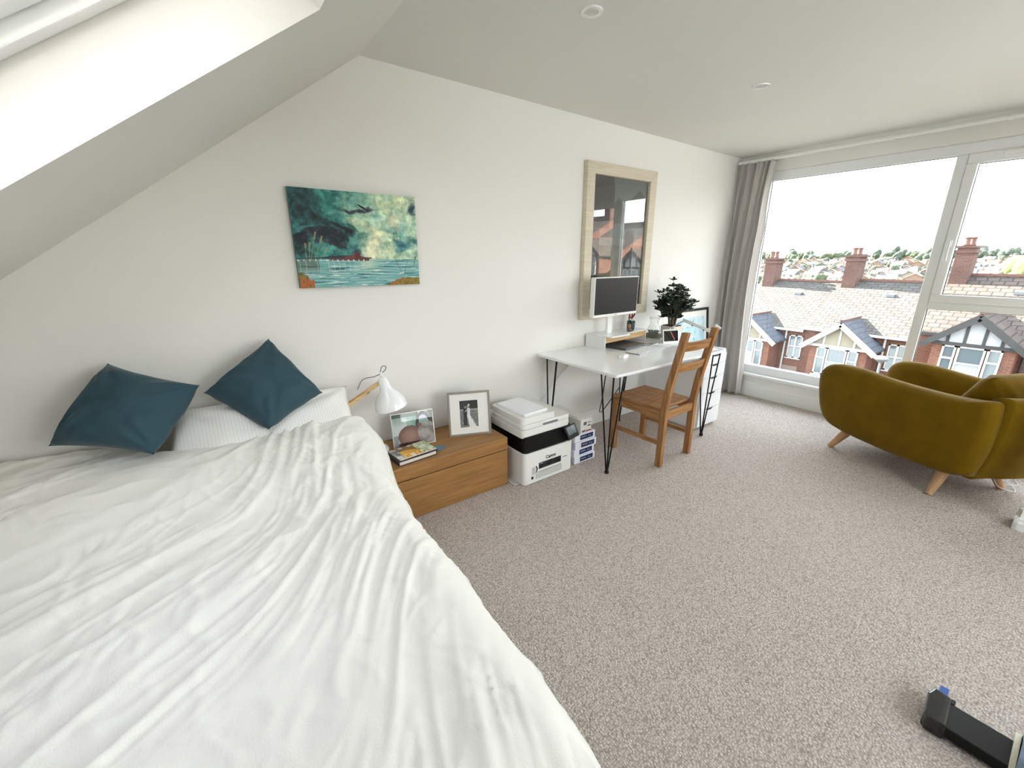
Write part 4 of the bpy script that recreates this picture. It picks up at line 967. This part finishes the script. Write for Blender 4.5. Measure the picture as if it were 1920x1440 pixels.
def terrace(yc, dz, style, lab, wleft=2.3, wright=2.3, chim=True):
    """one house of the terrace; local origin at the wall line, camera side is -x; ridge 4.5 m behind"""
    t = thing('terraced_house', lab, 'house', (27.6, yc, 0), 0, 'red brick terrace across the street')
    z = dz; E = -2.22+z; Rg = .16+z; y0, y1 = -wright, wleft; G0 = -8.6
    RM = M_slate if style == 0 else M_tile
    g(M_brick).box(0, 9, y0, y1, G0, E).done('wall', t)
    q = g(M_brick); q.prism([(0.02, y1-.02, E), (8.98, y1-.02, E), (4.5, y1-.02, Rg-.05)], (0, -(y1-y0-.04), 0)); q.done('gable_wall', t)
    q = g(RM); th = .10
    q.prism([(-.28, y0, E-.12), (-.28, y0, E-.02), (4.5, y0, Rg+.08), (9.28, y0, E-.02), (9.28, y0, E-.12), (4.5, y0, Rg-.03)], (0, y1-y0, 0)); q.done('roof', t)
    q = g(M_terra); q.box(4.38, 4.62, y0, y1, Rg+.04, Rg+.16)
    for k in range(int((y1-y0)/.45)): q.box(4.40, 4.60, y0+.45*k+.40, y0+.45*k+.43, Rg+.16, Rg+.19)
    q.done('ridge_tile', t)
    mt = M_wtrim if style == 0 else M_dtrim
    q = g(mt); q.box(-.36, -.26, y0, y1, E-.16, E-.04); q.done('gutter', t)
    # projecting gabled bay
    bx = -1.45; by = .15 if style == 0 else .05; hw_ = 1.42
    ez = E-.62 if style == 0 else E-.20; az = ez+1.20
    if style == 0: q = g(M_brick); q.box(bx, 0, by-hw_+.18, by+hw_-.18, G0+3.3, ez+.02); q.done('bay_wall', t)
    else: q = g(M_brick); q.box(bx, 0, by-hw_+.18, by+hw_-.18, G0+3.3, ez+.02); q.done('bay_wall', t)
    g(M_wrend if style == 0 else M_pink).box(bx-.03, 0, by-hw_+.16, by+hw_-.16, G0, G0+3.3).done('lower_bay', t)
    # gable roof of the bay: ridge runs into the main roof
    k = (az-(-.02+E))/((Rg-E)/4.78) - .28; xr = max(.3, k); q = g(M_slate2 if style == 0 else M_tile)
    xe = max(-.2, (ez-E)/((Rg-E)/4.78)); o_ = .36; fxx = bx-.35
    for s in (-1, 1):
        ye = by+s*(hw_+o_*.45); zz = ez-.16; back = .12 if style == 0 else .12
        A = [Vector((fxx, by, az)), Vector((fxx, ye, zz)), Vector((back, ye, zz)), Vector((xr, by, az))]
        q.prism(A, (0, 0, .09))
    q.done('bay_roof', t)
    g(M_terra if style == 0 else M_terra).box(fxx, xr, by-.07, by+.07, az+.06, az+.16).done('bay_ridge', t)
    # tympanum and battens
    pm = M_cream if style == 0 else mat('white_panel', '8e9195', .8)
    g(pm).prism([(bx-.02, by-hw_, ez-.05), (bx-.02, by+hw_, ez-.05), (bx-.02, by, az-.08)], (.12, 0, 0)).done('gable_panel', t)
    q = g(mt)
    for s in (-1, 1):
        a = Vector((fxx-.02, by, az-.10)); b = Vector((fxx-.02, by+s*(hw_+o_*.5), ez-.24)); q.bar(a, b, .06, .24, up=(0, 0, 1))
    q.done('bargeboard', t)
    q = g(mt); q.box(bx-.10, bx-.02, by-hw_-.1, by+hw_+.1, ez-.16, ez-.02)
    for yy in (-.66, 0, .66) if style == 0 else (-.80, -.28, .28, .80):
        hh = (az-ez)*(1-abs(yy)/hw_)-.05; q.box(bx-.06, bx-.02, by+yy-.05, by+yy+.05, ez-.03, ez+hh)
    q.done('gable_batten', t)
    # bay window of three lights
    zb0, zb1 = ez-1.75, ez-.16
    window_unit(t, bx-.02, by-.42, by+.42, zb0+.12, zb1, 1, .5)
    window_unit(t, bx-.02, by+.46, by+.90, zb0+.12, zb1, 1, .62, net=False); window_unit(t, bx-.02, by-.90, by-.46, zb0+.12, zb1, 1, .62, net=False)
    g(M_wrend).box(bx-.06, bx, by-hw_+.16, by+hw_-.16, zb0-1.4, zb0).done('render_band', t)
    # recessed upper window
    wy = -1.88
    window_unit(t, -.02, wy-.36, wy+.36, E-1.75, E-.42, 2, .52)
    g(M_pink).box(-.05, 0, y0+.05, -1.3, G0, E-2.25).done('lower_render', t)
    q = g(mt); q.tube([(-.16, -1.36, E-.15), (-.16, -1.36, G0+.5)], .05, 8); q.done('downpipe', t)
    if chim:
        q = g(M_cbrick); cy = y1-.46; q.box(3.65, 4.75, cy-.33, cy+.33, E+1.2, Rg+1.40); q.box(3.58, 4.82, cy-.40, cy+.40, Rg+1.15, Rg+1.30); q.box(3.53, 4.87, cy-.45, cy+.45, Rg+1.40, Rg+1.50)
        cm = q.done('chimney', t)
        for k in range(3):
            g(M_terra).lathe([(.13, 0), (.15, .05), (.12, .12), (.11, .34), (.15, .36), (.14, .42), (.08, .42)], 14, (3.85+.34*k, cy+(-.08 if k % 2 else .08), Rg+1.50)).done('chimney_pot', cm, smooth=True)
        g(M_lead).prism([(3.56, cy-.42, E+1.78), (3.56, cy+.42, E+1.78), (4.0, cy+.42, E+2.03), (4.0, cy-.42, E+2.03)], (0, 0, .06)).done('flashing', cm)
    q = g(M_lead); q.box(2.9, 3.2, -.6, -.25, E+1.66, E+1.80); q.done('roof_vent', t)
    return t
H = [(11.60, -.16, 0, 'brick house with the slate-roofed gable nearest the curtain'), (7.1, .0, 0, 'brick house with cream gable and white bargeboards, seen in the large pane'),
     (2.55, .42, 1, 'brick house with black and white half-timbered gable behind the armchair'), (-2.0, 1.0, 1, 'half-timbered gabled brick house further up the street, just past the frame edge'),
     (-6.6, 1.7, 1, 'half-timbered brick house, third one uphill from the frame edge'), (-11.2, 2.4, 1, 'half-timbered brick house well uphill, beyond the frame edge'), (-15.8, 3.3, 1, 'half-timbered house mirrored at the left of the tall print'), (-20.4, 4.2, 1, 'half-timbered house mirrored at the right of the tall print'),
     (-25.0, 5.0, 1, 'half-timbered house at the uphill end of the street'), (-29.6, 5.8, 1, 'last half-timbered brick house at the top of the street')]
for i_, (yc, dz, st_, lab) in enumerate(H):
    terrace(yc, dz, st_, lab, ((H[i_-1][0]-yc)/2 if i_ else 2.25)-.004, ((yc-H[i_+1][0])/2 if i_+1 < len(H) else 2.3)-.004)
# neighbouring slate roof below the window on the near side of the street
nr = thing('bay_roof', 'dark slate pitched bay roof just below the window by the curtain', 'roof', (0, 0, 0))
q = g(M_slate2); q.prism([(9.5, 5.6, -.55), (9.5, 3.45, -2.35), (5.2, 3.45, -2.35), (5.9, 5.6, -.55)], (0, 0, -.10)); q.done('slates', nr)
q = g(M_brick); q.box(5.3, 9.45, 3.6, 8.0, -8.5, -2.40); q.done('wall', nr)
q = g(M_slate2); q.prism([(9.5, 5.6, -.55), (9.5, 7.8, -2.35), (5.2, 7.8, -2.35), (5.9, 5.6, -.55)], (0, 0, -.10)); q.done('far_slope', nr)
# street lamp
sl_ = thing('street_lamp', 'round-topped grey street lamp between the two gabled houses', 'street lamp', (24.0, 5.0, -8.4))
g(M_lead).tube([(0, 0, 0), (0, 0, 5.2), (0, 0, 5.45)], [.07, .05, .045], 12).done('pole', sl_, smooth=True)
g(M_lead).lathe([(.0, 5.72), (.18, 5.70), (.27, 5.62), (.27, 5.58), (.12, 5.45), (.05, 5.40)], 24).done('lamp_head', sl_, smooth=True)
# street ground
struct(g(M_road).box(4.9, 60, -60, 60, -8.7, -8.6).done('ground'), 'street below the window')
# own house wall below the window
struct(g(M_brick).box(4.98, 5.1, -2, 2.9, -8.6, 0.0).done('wall_outside'))

# far hillside
def hz(X, Y): return -22 + (X-60)*.0335 + 3*noise.noise(Vector((X*.004, Y*.004, 1))) + (Y*-.012)
hl = g(mat('hill_grass', '656c4c', .95, var=.3, vscale=.02)); hl.grid(60, 80, lambda u, v: Vector((60+u*840, -760+v*1260, hz(60+u*840, -760+v*1260)-.3)))
struct(hl.done('hill', smooth='all'), 'far green hillside of the town')
RC = ['57514c', '5e4a40', '48474c', '66503f', '504c4a']; WC = ['87827a', '766d64', '8f8c86', '6e594f']
far_src = []
random.seed(5)
for k in range(8):
    q = g(mat('far_wall_'+WC[k % 4], WC[k % 4], .9)); Wd, Dp, Hh, Rh = random.uniform(6.5, 9.5), 7.5, 4.8, 2.6
    q.box(-Dp/2, Dp/2, -Wd/2, Wd/2, -3, Hh)
    if k % 2: q.prism([(-Dp/2, -Wd/2, Hh), (-Dp/2, Wd/2, Hh), (-Dp/2, 0, Hh+Rh)], (Dp, 0, 0))
    q.m(mat('far_roof_'+RC[k % 5], RC[k % 5], .9))
    if k % 2:
        for s in (-1, 1): q.prism([(-Dp/2-.4, 0, Hh+Rh+.1), (-Dp/2-.4, s*(Wd/2+.5), Hh-.2), (Dp/2+.4, s*(Wd/2+.5), Hh-.2), (Dp/2+.4, 0, Hh+Rh+.1)], (0, 0, .3))
    else:
        q.prism([(-Dp/2-.4, -Wd/2-.3, Hh), (Dp/2+.4, -Wd/2-.3, Hh), (0, -Wd/2-.3, Hh+Rh)], (0, Wd+.6, 0))
        q.box(-.5, .5, Wd/2-1.2, Wd/2-.2, Hh+Rh-.5, Hh+Rh+1.2)
    q.m(M_pane)
    for s in (-.28, .28):
        for zz in (.8, 3.2): q.box(-Dp/2-.06, -Dp/2, s*Wd-.7, s*Wd+.7, zz, zz+1.3)
    o = q.done('town_house'); tag(o, 'tiny distant house among many on the hillside across town', 'house', 'distant houses on the hillside'); far_src.append([o, False])
cnt = 0; HP = []
X = 330
while X < 700 and cnt < 290:
    n_row = 0; Y = -.01*X + random.uniform(-4, 4)
    step = 11.5 + (X-270)*.010
    while Y < .46*X:
        hsh = noise.noise(Vector((X*.012, Y*.012, 9)))
        if hsh < .22 and cnt < 290:
            s = far_src[random.randrange(8)]
            if not s[1]: o = s[0]; s[1] = True
            else: o = s[0].copy(); COL.objects.link(o)
            o.location = (X+random.uniform(-4, 4), Y, hz(X, Y)); HP.append(o.location[:2]); o.rotation_euler = (0, 0, random.uniform(-.25, .25)); cnt += 1
        Y += step*random.uniform(.9, 1.2)
    X += 21 + (X-270)*.03
for s in far_src:
    if not s[1]: s[0].location = (690, 30, hz(690, 30))
# trees
def crown(seed, mt):
    random.seed(seed); q = g(mt)
    for k in range(9):
        a = random.uniform(0, 2*PI); r_ = random.uniform(0, .55); q.sphere((r_*math.cos(a), r_*math.sin(a), .55+random.uniform(0, .75)), (random.uniform(.35, .55),)*2+(random.uniform(.3, .5),), 2)
    for v in q.bm.verts: v.co += v.co.normalized()*.10*noise.noise(v.co*5)
    return q
M_tr = [mat('tree_green_dark', '3d473c', .95, var=.4, vscale=3), mat('tree_green', '495240', .95, var=.4, vscale=3), mat('tree_lime', '4e5430', .95, var=.4, vscale=3)]
tsrc = []
for k in range(3):
    q = crown(30+k, M_tr[k]); q.m(M_terra); q.tube([(0, 0, -.5), (0, 0, .6)], .07, 6)
    o = q.done('tree', smooth='all'); tag(o, ['distant dark green tree among many on the hillside', 'distant mid-green tree among many on the hillside', 'bright lime-green tree just beyond the terrace roofs'][k], 'tree', ['distant dark trees', 'distant mid-green trees', 'lime-green trees beyond the roofs'][k]); tsrc.append([o, False])
random.seed(8); TP = []
def put_tree(k, X, Y, s, z=None):
    if k < 2 and any(math.hypot(X-a_, Y-b_) < .85*(s+c_) for a_, b_, c_ in TP): return
    if k < 2 and any(math.hypot(X-a_, Y-b_) < 1.1*s+4.5 for a_, b_ in HP): return
    TP.append((X, Y, s))
    a = tsrc[k]
    if not a[1]: o = a[0]; a[1] = True
    else: o = a[0].copy(); COL.objects.link(o)
    o.location = (X, Y, (hz(X, Y) if z is None else z)); o.scale = (s*random.uniform(.85, 1.1), s*random.uniform(.85, 1.1), s*random.uniform(.9, 1.3)); o.rotation_euler = (0, 0, random.uniform(0, 6))
for k in range(230):
    X = random.uniform(700, 780); Y = X*random.uniform(-.05, .50); put_tree(0 if random.random() < .6 else 1, X, Y, random.uniform(5, 9))
for k in range(330):
    X = random.uniform(300, 690); Y = X*random.uniform(-.03, .46); put_tree(0 if random.random() < .5 else 1, X, Y, random.uniform(2.6, 4.6))
for k in range(12): put_tree(0, 640+random.uniform(-10, 10), 640*.155+random.uniform(-22, 22), random.uniform(9, 13))
for k in range(16):
    X = 90+5*k; Y = X*(-.02+.10*((k*7)%16)/16); put_tree(2, X, Y, random.uniform(2.6, 3.6), -5.0+.028*(X-90))
